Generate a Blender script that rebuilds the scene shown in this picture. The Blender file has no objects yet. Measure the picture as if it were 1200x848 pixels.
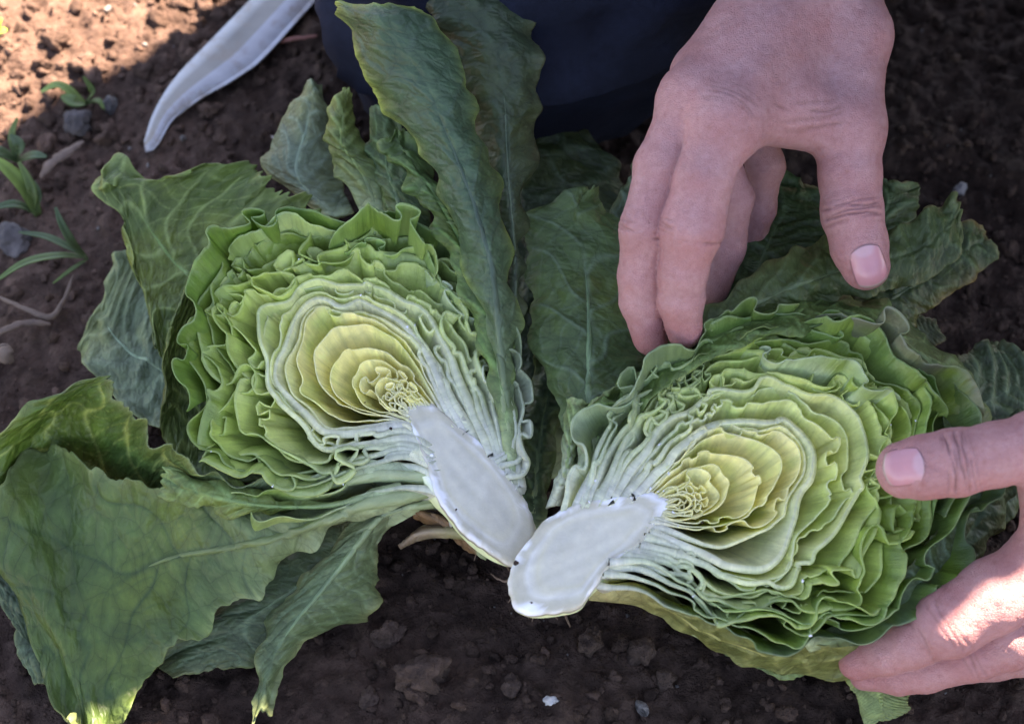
import bpy, math, random
import numpy as np
from mathutils import Vector, Matrix

# ------------------------------------------------------------------ camera, sky, sun, exposure
# coordinates in the builders are centimetres; meshes are stored in metres
CM = 0.01
THETA = math.radians(35.0)          # camera tilt away from straight down
DIST = 80.0                         # camera to the cut faces, cm
TARGET = np.array([0.0, 0.0, 6.0])
CAM = TARGET + DIST * np.array([0.0, -math.sin(THETA), math.cos(THETA)])
FWD = np.array([0.0, math.sin(THETA), -math.cos(THETA)])
UP = np.array([0.0, math.cos(THETA), math.sin(THETA)])
RIGHT = np.array([1.0, 0.0, 0.0])
TAN = 0.25                          # half picture width / distance

scene = bpy.context.scene
col = scene.collection

cam_data = bpy.data.cameras.new('camera')
cam = bpy.data.objects.new('camera', cam_data)
col.objects.link(cam)
cam.location = Vector(CAM * CM)
cam.rotation_euler = (THETA, 0.0, 0.0)
cam_data.sensor_width = 36.0
cam_data.lens = 18.0 / TAN
cam_data.clip_start = 0.02
cam_data.clip_end = 1000.0
cam_data.dof.use_dof = True
cam_data.dof.focus_distance = (DIST - 1.5) * CM
cam_data.dof.aperture_fstop = 10.0
scene.camera = cam

SUN_EL = math.radians(56.0)
SUN_AZ = math.radians(41.0)         # measured from +Y (away from the camera) towards +X
sun_dir = np.array([math.cos(SUN_EL) * math.sin(SUN_AZ), math.cos(SUN_EL) * math.cos(SUN_AZ), math.sin(SUN_EL)])

world = bpy.data.worlds.new('World')
scene.world = world
world.use_nodes = True
wn = world.node_tree.nodes
wl = world.node_tree.links
for n_ in list(wn):
    wn.remove(n_)
w_out = wn.new('ShaderNodeOutputWorld')
w_bg = wn.new('ShaderNodeBackground')
w_sky = wn.new('ShaderNodeTexSky')
w_sky.sky_type = 'NISHITA'
w_sky.sun_disc = False
w_sky.sun_elevation = SUN_EL
w_sky.sun_rotation = SUN_AZ
w_sky.air_density = 0.8
w_sky.dust_density = 0.8
w_sky.altitude = 1800.0
w_sky.ozone_density = 0.4
w_bg.inputs['Strength'].default_value = 0.051
wl.new(w_sky.outputs['Color'], w_bg.inputs['Color'])
wl.new(w_bg.outputs['Background'], w_out.inputs['Surface'])

sun_data = bpy.data.lights.new('sun', 'SUN')
sun_data.energy = 2.6
sun_data.angle = math.radians(0.6)
sun_data.color = (1.0, 0.975, 0.93)
sun = bpy.data.objects.new('sun', sun_data)
col.objects.link(sun)
sun.location = Vector(sun_dir * 3.0)
sun.rotation_euler = Vector(sun_dir).to_track_quat('Z', 'Y').to_euler()

scene.view_settings.view_transform = 'Standard'
scene.view_settings.look = 'None'
scene.view_settings.exposure = 4.1
scene.view_settings.gamma = 1.0
scene.view_settings.use_white_balance = True      # the photo is balanced for the shade
scene.view_settings.white_balance_temperature = 8300.0
scene.view_settings.white_balance_tint = 20.0
scene.view_settings.use_curve_mapping = False
scene.cycles.max_bounces = 8
scene.cycles.transparent_max_bounces = 8

rng = np.random.default_rng(7)
random.seed(7)


# ------------------------------------------------------------------ helpers
def ray(px, py):
    k = 2.0 * TAN / 1200.0
    return FWD + RIGHT * ((px - 600.0) * k) - UP * ((py - 424.0) * k)


def at(px, py, z):
    """World point (cm) at height z that stands where the photo shows (px, py)."""
    d = ray(px, py)
    return CAM + d * ((z - CAM[2]) / d[2])


class Plane:
    """A tilted cut face with its own 2D frame (cm)."""
    def __init__(self, px, py, z, a, b):
        self.o = at(px, py, z)
        n = np.array([a, b, 1.0])
        self.n = n / np.linalg.norm(n)
        ex = np.array([1.0, 0, 0]) - self.n * self.n[0]
        self.ex = ex / np.linalg.norm(ex)
        self.ey = np.cross(self.n, self.ex)

    def uv(self, px, py):
        d = ray(px, py)
        t = np.dot(self.o - CAM, self.n) / np.dot(d, self.n)
        p = CAM + d * t - self.o
        return np.array([p @ self.ex, p @ self.ey])

    def z(self, px, py):
        u = self.uv(px, py)
        return (self.o + u[0] * self.ex + u[1] * self.ey)[2]

    def world(self, u, v, h):
        u = np.asarray(u)[..., None]
        v = np.asarray(v)[..., None]
        h = np.asarray(h)[..., None]
        return self.o + u * self.ex + v * self.ey + h * self.n


_perm = np.random.default_rng(3).permutation(512)
_perm = np.concatenate([_perm, _perm, _perm])
_grad = np.random.default_rng(4).normal(size=(512, 3))
_grad /= np.linalg.norm(_grad, axis=1)[:, None]


def noise3(P, scale=1.0, seed=0):
    """Gradient noise, about -0.7..0.7, P (...,3)."""
    P = np.asarray(P, float) * scale + seed * 17.137
    I = np.floor(P).astype(int)
    F = P - I
    W = F * F * F * (F * (F * 6 - 15) + 10)
    I &= 255
    out = 0.0
    for dx in (0, 1):
        wx = W[..., 0] if dx else 1 - W[..., 0]
        for dy in (0, 1):
            wy = W[..., 1] if dy else 1 - W[..., 1]
            for dz in (0, 1):
                wz = W[..., 2] if dz else 1 - W[..., 2]
                h = _perm[_perm[_perm[(I[..., 0] + dx) & 255] + ((I[..., 1] + dy) & 255)] + ((I[..., 2] + dz) & 255)]
                g = _grad[h]
                out = out + wx * wy * wz * (g[..., 0] * (F[..., 0] - dx) + g[..., 1] * (F[..., 1] - dy) + g[..., 2] * (F[..., 2] - dz))
    return out * 1.4


def n1(x, seed=0, scale=1.0):
    x = np.asarray(x, float)
    return noise3(np.stack([x * scale, np.full_like(x, seed * 3.71 + 0.37), np.full_like(x, 0.61)], -1))


def fbm(P, scale, octaves=4, seed=0, gain=0.5):
    a, s, o = 1.0, scale, 0.0
    for i in range(octaves):
        o = o + a * noise3(P, s, seed + i * 5)
        a *= gain
        s *= 2.03
    return o


def smooth(a, b, x):
    t = np.clip((np.asarray(x, float) - a) / (b - a), 0, 1)
    return t * t * (3 - 2 * t)


def mix(a, b, t):
    t = np.asarray(t)[..., None]
    return np.asarray(a) * (1 - t) + np.asarray(b) * t


def resample(pts, n):
    """Smooth (Catmull-Rom) open curve through pts, n points at even arc length."""
    pts = np.asarray(pts, float)
    m = len(pts)
    ext = np.vstack([2 * pts[0] - pts[1], pts, 2 * pts[-1] - pts[-2]])
    t = np.linspace(0, m - 1 - 1e-9, m * 24)
    i = t.astype(int)
    f = (t - i)[:, None]
    p0, p1, p2, p3 = ext[i], ext[i + 1], ext[i + 2], ext[i + 3]
    c = 0.5 * (2 * p1 + (p2 - p0) * f + (2 * p0 - 5 * p1 + 4 * p2 - p3) * f ** 2 + (3 * p1 - p0 - 3 * p2 + p3) * f ** 3)
    s = np.concatenate([[0], np.cumsum(np.linalg.norm(np.diff(c, axis=0), axis=1))])
    q = np.linspace(0, s[-1], n)
    return np.stack([np.interp(q, s, c[:, k]) for k in range(c.shape[1])], -1)


def catmull_rows(rows, n):
    """rows (R, K, 3): smooth along the first axis at n even parameters."""
    rows = np.asarray(rows, float)
    m = len(rows)
    ext = np.concatenate([[2 * rows[0] - rows[1]], rows, [2 * rows[-1] - rows[-2]]])
    mid = rows[:, rows.shape[1] // 2]
    s = np.concatenate([[0], np.cumsum(np.linalg.norm(np.diff(mid, axis=0), axis=1))])
    t = np.interp(np.linspace(0, s[-1], n), s, np.arange(m))
    t = np.clip(t, 0, m - 1 - 1e-9)
    i = t.astype(int)
    f = (t - i)[:, None, None]
    p0, p1, p2, p3 = ext[i], ext[i + 1], ext[i + 2], ext[i + 3]
    return 0.5 * (2 * p1 + (p2 - p0) * f + (2 * p0 - 5 * p1 + 4 * p2 - p3) * f ** 2 + (3 * p1 - p0 - 3 * p2 + p3) * f ** 3), s[-1]


def make_mesh(name, V, F, mat, parent=None, colors=None, uvs=None, origin=None, smooth_shade=True, attrs=None):
    """Link one mesh object. V in cm, F an int array (n,4) or (n,3) or a list of either."""
    V = np.asarray(V, float)
    org = np.zeros(3) if origin is None else np.asarray(origin, float)
    if parent is not None:
        org = parent_org[parent.name]
    me = bpy.data.meshes.new(name)
    Vm = ((V - org) * CM).astype(np.float32)
    groups = F if isinstance(F, list) else [F]
    groups = [np.asarray(g, np.int32) for g in groups if len(g)]
    loops = np.concatenate([g.ravel() for g in groups])
    totals = np.concatenate([np.full(len(g), g.shape[1], np.int32) for g in groups])
    starts = np.concatenate([[0], np.cumsum(totals)[:-1]]).astype(np.int32)
    me.vertices.add(len(Vm))
    me.vertices.foreach_set('co', Vm.ravel())
    me.loops.add(len(loops))
    me.loops.foreach_set('vertex_index', loops)
    me.polygons.add(len(totals))
    me.polygons.foreach_set('loop_start', starts)
    me.polygons.foreach_set('loop_total', totals)
    me.update(calc_edges=True)
    if smooth_shade:
        me.polygons.foreach_set('use_smooth', np.ones(len(totals), bool))
    if colors is not None:
        c = np.ones((len(Vm), 4), np.float32)
        c[:, :3] = np.clip(colors, 0, 1)
        at_ = me.attributes.new('Col', 'FLOAT_COLOR', 'POINT')
        at_.data.foreach_set('color', c.ravel())
    if uvs is not None:
        uvl = me.uv_layers.new(name='UVMap')
        uvl.data.foreach_set('uv', np.asarray(uvs, np.float32)[loops].ravel())
    for k, a in (attrs or {}).items():
        at_ = me.attributes.new(k, 'FLOAT', 'POINT')
        at_.data.foreach_set('value', np.asarray(a, np.float32))
    me.validate()
    ob = bpy.data.objects.new(name, me)
    col.objects.link(ob)
    if mat is not None:
        me.materials.append(mat)
    if parent is not None:
        ob.parent = parent
        parent_org[ob.name] = org
    else:
        ob.location = Vector(org * CM)
        parent_org[ob.name] = org
    return ob


parent_org = {}


def empty(name, org, label, cat, group=None):
    o = bpy.data.objects.new(name, None)
    o.empty_display_size = 0.02
    col.objects.link(o)
    org = np.asarray(org, float)
    o.location = Vector(org * CM)
    parent_org[o.name] = org
    tag(o, label, cat, group)
    return o


def tag(o, label, cat, group=None):
    o['label'] = label
    o['category'] = cat
    if group:
        o['group'] = group
    return o


def grid_faces(n, m, off=0, flip=False):
    i, j = np.meshgrid(np.arange(n - 1), np.arange(m - 1), indexing='ij')
    a = (i * m + j).ravel() + off
    f = np.stack([a, a + m, a + m + 1, a + 1], -1)
    return f[:, ::-1] if flip else f


def slab(P, N, th):
    """Closed sheet from a grid P (n,m,3), normals N and thickness th (n,m): verts, faces."""
    n, m = P.shape[:2]
    th = np.broadcast_to(th, (n, m))[..., None]
    V = np.concatenate([(P + N * th * 0.5).reshape(-1, 3), (P - N * th * 0.5).reshape(-1, 3)])
    k = n * m
    F = [grid_faces(n, m), grid_faces(n, m, k, True)]
    loop = np.concatenate([np.arange(m), np.arange(1, n) * m + m - 1, (n - 1) * m + np.arange(m - 2, -1, -1), np.arange(n - 2, 0, -1) * m])
    nx = np.roll(loop, -1)
    F.append(np.stack([nx, loop, loop + k, nx + k], -1)[:, ::-1])
    return V, np.concatenate(F)


def grid_normals(P):
    du = np.gradient(P, axis=0)
    dv = np.gradient(P, axis=1)
    N = np.cross(du, dv)
    return N / (np.linalg.norm(N, axis=-1, keepdims=True) + 1e-9)


# ------------------------------------------------------------------ materials
def new_mat(name):
    m = bpy.data.materials.new(name)
    m.use_nodes = True
    nt = m.node_tree
    for x in list(nt.nodes):
        nt.nodes.remove(x)
    out = nt.nodes.new('ShaderNodeOutputMaterial')
    b = nt.nodes.new('ShaderNodeBsdfPrincipled')
    nt.links.new(b.outputs[0], out.inputs['Surface'])
    return m, nt, b, out


def node(nt, kind, **kw):
    n = nt.nodes.new(kind)
    for k, v in kw.items():
        if k.startswith('in_'):
            n.inputs[k[3:].replace('_', ' ')].default_value = v
        else:
            setattr(n, k, v)
    return n


def ramp(nt, src, stops):
    r = nt.nodes.new('ShaderNodeValToRGB')
    el = r.color_ramp.elements
    while len(el) < len(stops):
        el.new(0.5)
    for e, (p, c) in zip(el, stops):
        e.position = p
        e.color = (c, c, c, 1) if not hasattr(c, '__len__') else (*c, 1)
    nt.links.new(src, r.inputs['Fac'])
    return r.outputs['Color']


def mul_color(nt, a, b, fac=1.0, mode='MULTIPLY'):
    m = nt.nodes.new('ShaderNodeMix')
    m.data_type = 'RGBA'
    m.blend_type = mode
    if isinstance(fac, float):
        m.inputs['Factor'].default_value = fac
    else:
        nt.links.new(fac, m.inputs['Factor'])
    for s, i in ((a, 6), (b, 7)):
        if hasattr(s, 'is_linked') or hasattr(s, 'links'):
            nt.links.new(s, m.inputs[i])
        else:
            m.inputs[i].default_value = (*s, 1)
    return m.outputs[2]


def leaf_material(name, rough, trans, net=0.0, net_scale=2.2, spec=0.4, bump=0.25, streak=False):
    m, nt, b, out = new_mat(name)
    L = nt.links
    c = node(nt, 'ShaderNodeAttribute', attribute_name='Col')
    tc = node(nt, 'ShaderNodeTexCoord')
    uv = node(nt, 'ShaderNodeUVMap', uv_map='UVMap')
    nz = node(nt, 'ShaderNodeTexNoise', in_Scale=120.0, in_Detail=4.0, in_Roughness=0.6)
    L.new(tc.outputs['Object'], nz.inputs['Vector'])
    var = ramp(nt, nz.outputs['Fac'], [(0.3, 0.86), (0.7, 1.12)])
    base = mul_color(nt, c.outputs['Color'], var)
    nz2 = node(nt, 'ShaderNodeTexNoise', in_Scale=900.0, in_Detail=2.0)
    L.new(tc.outputs['Object'], nz2.inputs['Vector'])
    h = nz2.outputs['Fac']
    if net > 0:
        warp = node(nt, 'ShaderNodeTexNoise', in_Scale=1.3, in_Detail=2.0)
        L.new(uv.outputs['UV'], warp.inputs['Vector'])
        add = node(nt, 'ShaderNodeMix', data_type='VECTOR')
        add.inputs['Factor'].default_value = 0.30
        an = node(nt, 'ShaderNodeMapping')
        an.inputs['Scale'].default_value = (1.25, 2.1, 1.0)
        L.new(uv.outputs['UV'], an.inputs['Vector'])
        L.new(an.outputs['Vector'], add.inputs[4])
        L.new(warp.outputs['Color'], add.inputs[5])
        hs = []
        for sc, w, hi in ((net_scale, 0.03, 0.42), (net_scale * 2.6, 0.05, 0.42)):
            vo = node(nt, 'ShaderNodeTexVoronoi', feature='DISTANCE_TO_EDGE', voronoi_dimensions='2D', in_Scale=sc)
            L.new(add.outputs[1], vo.inputs['Vector'])
            hs.append(ramp(nt, vo.outputs['Distance'], [(0.0, 0.0), (w, 1.0)]))
            pr = nt.nodes.new('ShaderNodeMapRange')
            pr.interpolation_type = 'SMOOTHSTEP'
            pr.inputs['From Min'].default_value = 0.0
            pr.inputs['From Max'].default_value = hi
            L.new(vo.outputs['Distance'], pr.inputs['Value'])
            hs.append(pr.outputs['Result'])
        v1 = ramp(nt, hs[0], [(0.0, 1.0 - net), (1.0, 1.0)])
        v2 = ramp(nt, hs[2], [(0.0, 1.0 - net * 0.45), (1.0, 1.0)])
        base = mul_color(nt, mul_color(nt, base, v1), v2)
        vm = ramp(nt, hs[1], [(0.0, 0.88), (1.0, 1.10)])
        base = mul_color(nt, base, vm)
        mx = node(nt, 'ShaderNodeMath', operation='MULTIPLY_ADD')
        L.new(hs[1], mx.inputs[0])
        mx.inputs[1].default_value = 2.6
        L.new(nz2.outputs['Fac'], mx.inputs[2])
        my = node(nt, 'ShaderNodeMath', operation='MULTIPLY_ADD')
        L.new(hs[3], my.inputs[0])
        my.inputs[1].default_value = 0.9
        L.new(mx.outputs[0], my.inputs[2])
        h = my.outputs[0]
        # worn flecks and blemishes
        sp = node(nt, 'ShaderNodeTexNoise', in_Scale=2.6, in_Detail=5.0, in_Roughness=0.7)
        L.new(uv.outputs['UV'], sp.inputs['Vector'])
        base = mul_color(nt, base, (0.16, 0.12, 0.06), ramp(nt, sp.outputs['Fac'], [(0.72, 0.0), (0.80, 0.55)]), 'MIX')
    if streak:
        mp = node(nt, 'ShaderNodeMapping')
        mp.inputs['Scale'].default_value = (3.2, 0.55, 1.0)
        L.new(uv.outputs['UV'], mp.inputs['Vector'])
        sn = node(nt, 'ShaderNodeTexNoise', in_Scale=1.0, in_Detail=5.0, in_Roughness=0.65, in_Distortion=0.6)
        L.new(mp.outputs['Vector'], sn.inputs['Vector'])
        base = mul_color(nt, base, ramp(nt, sn.outputs['Fac'], [(0.3, (0.84, 0.86, 0.80)), (0.68, (1.16, 1.14, 1.12))]))
        ma = node(nt, 'ShaderNodeMath', operation='MULTIPLY_ADD')
        L.new(sn.outputs['Fac'], ma.inputs[0])
        ma.inputs[1].default_value = 5.0
        L.new(h, ma.inputs[2])
        h = ma.outputs[0]
    bp = node(nt, 'ShaderNodeBump', in_Strength=bump, in_Distance=0.0006)
    L.new(h, bp.inputs['Height'])
    L.new(base, b.inputs['Base Color'])
    L.new(bp.outputs['Normal'], b.inputs['Normal'])
    b.inputs['Roughness'].default_value = rough
    b.inputs['Specular IOR Level'].default_value = spec
    tr = node(nt, 'ShaderNodeBsdfTranslucent')
    L.new(mul_color(nt, base, (1.0, 1.05, 0.55)), tr.inputs['Color'])
    L.new(bp.outputs['Normal'], tr.inputs['Normal'])
    ms = node(nt, 'ShaderNodeMixShader')
    ms.inputs['Fac'].default_value = trans
    L.new(b.outputs[0], ms.inputs[1])
    L.new(tr.outputs[0], ms.inputs[2])
    L.new(ms.outputs[0], out.inputs['Surface'])
    return m


M = {}
M['cut_leaf'] = leaf_material('lettuce_heart', 0.30, 0.42, 0.0, spec=0.6, bump=0.35, streak=True)
M['outer_leaf'] = leaf_material('lettuce_outer_leaf', 0.47, 0.20, 0.28, 1.0, spec=0.32, bump=0.42)
M['weed_leaf'] = leaf_material('weed_leaf', 0.5, 0.25, 0.0)


def simple_attr_mat(name, rough, spec=0.4, sss=0.0, noise_scale=60.0, lo=0.85, hi=1.12, bump=0.3, dist=0.0008, bscale=300.0):
    m, nt, b, out = new_mat(name)
    L = nt.links
    c = node(nt, 'ShaderNodeAttribute', attribute_name='Col')
    tc = node(nt, 'ShaderNodeTexCoord')
    nz = node(nt, 'ShaderNodeTexNoise', in_Scale=noise_scale, in_Detail=5.0, in_Roughness=0.65)
    L.new(tc.outputs['Object'], nz.inputs['Vector'])
    L.new(mul_color(nt, c.outputs['Color'], ramp(nt, nz.outputs['Fac'], [(0.3, lo), (0.7, hi)])), b.inputs['Base Color'])
    n2 = node(nt, 'ShaderNodeTexNoise', in_Scale=bscale, in_Detail=4.0, in_Roughness=0.7)
    L.new(tc.outputs['Object'], n2.inputs['Vector'])
    bp = node(nt, 'ShaderNodeBump', in_Strength=bump, in_Distance=dist)
    L.new(n2.outputs['Fac'], bp.inputs['Height'])
    L.new(bp.outputs['Normal'], b.inputs['Normal'])
    b.inputs['Roughness'].default_value = rough
    b.inputs['Specular IOR Level'].default_value = spec
    if sss > 0:
        b.inputs['Subsurface Weight'].default_value = sss
        b.inputs['Subsurface Radius'].default_value = (0.004, 0.003, 0.0015)
        b.inputs['Subsurface Scale'].default_value = 0.6
    return m


M['stem'] = simple_attr_mat('lettuce_stem', 0.30, 0.5, 0.35, 140.0, 0.88, 1.08, 0.35, 0.0006, 260.0)
M['latex'] = simple_attr_mat('milky_sap', 0.25, 0.5, 0.0, 200.0, 0.97, 1.02, 0.05)
M['soil'] = simple_attr_mat('soil', 0.95, 0.1, 0.0, 160.0, 0.55, 1.4, 1.0, 0.004, 300.0)
M['stone'] = simple_attr_mat('stone', 0.85, 0.25, 0.0, 90.0, 0.7, 1.25, 0.8, 0.0015, 250.0)
M['dry'] = simple_attr_mat('dry_plant', 0.85, 0.2, 0.0, 150.0, 0.7, 1.2, 0.6, 0.001, 350.0)
M['cloth'] = simple_attr_mat('navy_cloth', 0.9, 0.15, 0.0, 300.0, 0.8, 1.2, 0.5, 0.0006, 1500.0)


def skin_material():
    m, nt, b, out = new_mat('skin')
    L = nt.links
    c = node(nt, 'ShaderNodeAttribute', attribute_name='Col')
    tc = node(nt, 'ShaderNodeTexCoord')
    base = c.outputs['Color']
    for sc, lo, hi, col_lo in ((55.0, 0.36, 0.66, (0.94, 0.82, 0.81)), (420.0, 0.35, 0.62, (0.93, 0.87, 0.86))):
        nz = node(nt, 'ShaderNodeTexNoise', in_Scale=sc, in_Detail=4.0, in_Roughness=0.6)
        L.new(tc.outputs['Object'], nz.inputs['Vector'])
        base = mul_color(nt, base, ramp(nt, nz.outputs['Fac'], [(lo, col_lo), (hi, (1.04, 1.04, 1.04))]))
    fr = node(nt, 'ShaderNodeTexVoronoi', in_Scale=210.0, in_Randomness=1.0)
    L.new(tc.outputs['Object'], fr.inputs['Vector'])
    base = mul_color(nt, base, ramp(nt, fr.outputs['Distance'], [(0.05, (0.90, 0.84, 0.82)), (0.30, (1.0, 1.0, 1.0))]))
    # fine crossed skin lines and pores
    vo = node(nt, 'ShaderNodeTexVoronoi', feature='DISTANCE_TO_EDGE', in_Scale=950.0)
    L.new(tc.outputs['Object'], vo.inputs['Vector'])
    v = ramp(nt, vo.outputs['Distance'], [(0.0, 0.0), (0.12, 1.0)])
    n2 = node(nt, 'ShaderNodeTexNoise', in_Scale=260.0, in_Detail=4.0, in_Roughness=0.7)
    L.new(tc.outputs['Object'], n2.inputs['Vector'])
    mx = node(nt, 'ShaderNodeMath', operation='MULTIPLY_ADD')
    L.new(n2.outputs['Fac'], mx.inputs[0])
    mx.inputs[1].default_value = 2.6
    L.new(v, mx.inputs[2])
    bp = node(nt, 'ShaderNodeBump', in_Strength=0.6, in_Distance=0.0003)
    L.new(mx.outputs[0], bp.inputs['Height'])
    L.new(base, b.inputs['Base Color'])
    L.new(bp.outputs['Normal'], b.inputs['Normal'])
    b.inputs['Roughness'].default_value = 0.52
    b.inputs['Specular IOR Level'].default_value = 0.38
    b.inputs['Subsurface Weight'].default_value = 0.22
    b.inputs['Subsurface Radius'].default_value = (0.0045, 0.0018, 0.001)
    b.inputs['Subsurface Scale'].default_value = 0.55
    return m


M['skin'] = skin_material()
M['nail'] = simple_attr_mat('finger_nail', 0.28, 0.5, 0.2, 120.0, 0.95, 1.04, 0.12, 0.0003, 500.0)


def metal_material():
    m, nt, b, out = new_mat('worn_blade_steel')
    L = nt.links
    c = node(nt, 'ShaderNodeAttribute', attribute_name='Col')
    tc = node(nt, 'ShaderNodeTexCoord')
    nz = node(nt, 'ShaderNodeTexNoise', in_Scale=45.0, in_Detail=6.0, in_Roughness=0.7)
    L.new(tc.outputs['Object'], nz.inputs['Vector'])
    st = ramp(nt, nz.outputs['Fac'], [(0.47, 0.0), (0.64, 0.7)])
    base = mul_color(nt, c.outputs['Color'], (0.22, 0.15, 0.10), st, 'MIX')
    L.new(base, b.inputs['Base Color'])
    b.inputs['Metallic'].default_value = 0.1
    L.new(ramp(nt, nz.outputs['Fac'], [(0.3, 0.38), (0.7, 0.62)]), b.inputs['Roughness'])
    n2 = node(nt, 'ShaderNodeTexNoise', in_Scale=500.0, in_Detail=3.0)
    L.new(tc.outputs['Object'], n2.inputs['Vector'])
    bp = node(nt, 'ShaderNodeBump', in_Strength=0.2, in_Distance=0.0004)
    L.new(n2.outputs['Fac'], bp.inputs['Height'])
    L.new(bp.outputs['Normal'], b.inputs['Normal'])
    return m


M['steel'] = metal_material()


# ------------------------------------------------------------------ ground
def ground_height(X, Y):
    P = np.stack([X, Y, np.zeros_like(X)], -1)
    h = 0.9 * fbm(P, 0.035, 2, 11)
    h = h + 0.55 * np.maximum(0, fbm(P, 0.16, 3, 21)) ** 1.0 * 1.6
    r = 1 - np.abs(fbm(P, 0.5, 3, 31))
    h = h + 0.30 * r ** 3 + 0.20 * fbm(P, 1.3, 3, 41, 0.65)
    h = h + 0.22 * np.maximum(0, fbm(P, 0.9, 2, 45)) ** 0.6
    return h - 0.9


def axis(core0, core1, step, far):
    c = list(np.arange(core0, core1 + 1e-6, step))
    s, lo, hi = step, core0, core1
    left, right = [], []
    while hi < far:
        s *= 1.35
        hi += s
        lo -= s
        right.append(hi)
        left.append(lo)
    return np.array(left[::-1] + c + right)


def dry_sun_tone(X, Y):
    """Soil paler to the left: partly its own tone, partly painted-in sun brightness."""
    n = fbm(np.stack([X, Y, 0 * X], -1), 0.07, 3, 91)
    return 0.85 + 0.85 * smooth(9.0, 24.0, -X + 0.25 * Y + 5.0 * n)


def build_ground():
    gx = axis(-34.0, 34.0, 0.17, 15000.0)
    gy = axis(-26.0, 40.0, 0.17, 15000.0)
    X, Y = np.meshgrid(gx, gy, indexing='ij')
    inner = (np.abs(X) < 120) & (np.abs(Y) < 120)
    H = np.where(inner, ground_height(X, Y), -0.5)
    P = np.stack([X, Y, H], -1)
    V = P.reshape(-1, 3)
    n1_ = fbm(V * [1, 1, 0], 0.11, 3, 51)
    n2_ = fbm(V * [1, 1, 0], 0.8, 3, 61)
    c = mix((0.046, 0.028, 0.021), (0.088, 0.054, 0.040), np.clip(0.5 + n1_ * 0.7 + n2_ * 0.4, 0, 1))
    c = c * dry_sun_tone(V[:, 0], V[:, 1])[:, None]  # left side lightened in the colour to strengthen the sun patch
    g = make_mesh('ground', V, grid_faces(len(gx), len(gy)), M['soil'], colors=c)
    g['kind'] = 'structure'
    return g


build_ground()

_ico = None


def ico(sub):
    import bmesh
    bm = bmesh.new()
    bmesh.ops.create_icosphere(bm, subdivisions=sub, radius=1.0)
    bm.verts.ensure_lookup_table()
    v = np.array([x.co[:] for x in bm.verts])
    f = np.array([[y.index for y in x.verts] for x in bm.faces])
    bm.free()
    return v, f


ICO1, ICO2, ICO3, ICO4 = ico(1), ico(2), ico(3), ico(4)


def rand_rot(r):
    q = r.normal(size=4)
    q /= np.linalg.norm(q)
    w, x, y, z = q
    return np.array([[1 - 2 * (y * y + z * z), 2 * (x * y - z * w), 2 * (x * z + y * w)],
                     [2 * (x * y + z * w), 1 - 2 * (x * x + z * z), 2 * (y * z - x * w)],
                     [2 * (x * z - y * w), 2 * (y * z + x * w), 1 - 2 * (x * x + y * y)]])


def lump(template, r, size, seed, rough=0.35):
    """Irregular clod or stone about `size` cm across, centred at 0."""
    v, f = template
    d = 1 + rough * noise3(v, 1.1, seed) + rough * 0.6 * noise3(v, 2.6, seed + 1) + rough * 0.25 * noise3(v, 6.0, seed + 2)
    p = v * d[:, None] * np.array([1.0, r.uniform(0.7, 1.0), r.uniform(0.55, 0.85)])
    return (p @ rand_rot(r).T) * size * 0.5, f


def build_crumbs():
    r = np.random.default_rng(21)
    pools = {1: [lump(ICO1, r, 1.0, k, 0.65) for k in range(60)], 2: [lump(ICO2, r, 1.0, 60 + k, 0.7) for k in range(60)]}
    n = 20000
    X, Y = r.uniform(-32, 32, n), r.uniform(-24, 38, n)
    S = 0.08 + 0.55 * r.random(n) ** 6 + 0.14 * r.random(n)
    keep = (noise3(np.stack([X, Y, 0 * X], -1), 0.15, 5) > -0.25) | (r.random(n) > 0.6)
    Z = ground_height(X, Y) + 0.16 * S
    SOIL_TONE = dry_sun_tone(X, Y)
    VV, FF, CC, off = [], [], [], 0
    bigs = [lump(ICO3, r, 1.0, 200 + k, 0.55) for k in range(14)]
    for k in range(150):
        x, y = r.uniform(-30, 30), r.uniform(-22, 36)
        if k < 40:
            p = at(r.uniform(-20, 260), r.uniform(-10, 170), 0.2)
            x, y = p[0], p[1]
        v, f = bigs[r.integers(14)]
        sz = r.uniform(0.5, 1.15)
        v = v * sz
        v = v * (1 + 0.10 * fbm(v, 2.6, 3, k % 11, 0.6))[:, None]
        VV.append(v + [x, y, ground_height(np.array([x]), np.array([y]))[0] + 0.12 * sz])
        FF.append(f + off)
        off += len(v)
        CC.append(np.tile(np.array((0.070, 0.043, 0.032)) * r.uniform(0.8, 1.25) * dry_sun_tone(np.array([x]), np.array([y]))[0], (len(v), 1)))
    for k in np.nonzero(keep)[0]:
        v, f = pools[2 if S[k] > 0.3 else 1][r.integers(60)]
        VV.append(v * S[k] + [X[k], Y[k], Z[k]])
        FF.append(f + off)
        off += len(v)
        c = np.array((0.070, 0.043, 0.032)) * r.uniform(0.7, 1.4)
        if r.random() < 0.02:
            c = np.array((0.18, 0.16, 0.145)) * r.uniform(0.7, 1.2)
        CC.append(np.tile(c * SOIL_TONE[k], (len(v), 1)))
    o = make_mesh('soil_crumbs', np.concatenate(VV), np.concatenate(FF), M['soil'], colors=np.concatenate(CC), smooth_shade=False)
    o['kind'] = 'stuff'
    tag(o, 'loose brown crumbs of dry soil scattered over the ground', 'soil')


build_crumbs()


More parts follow.
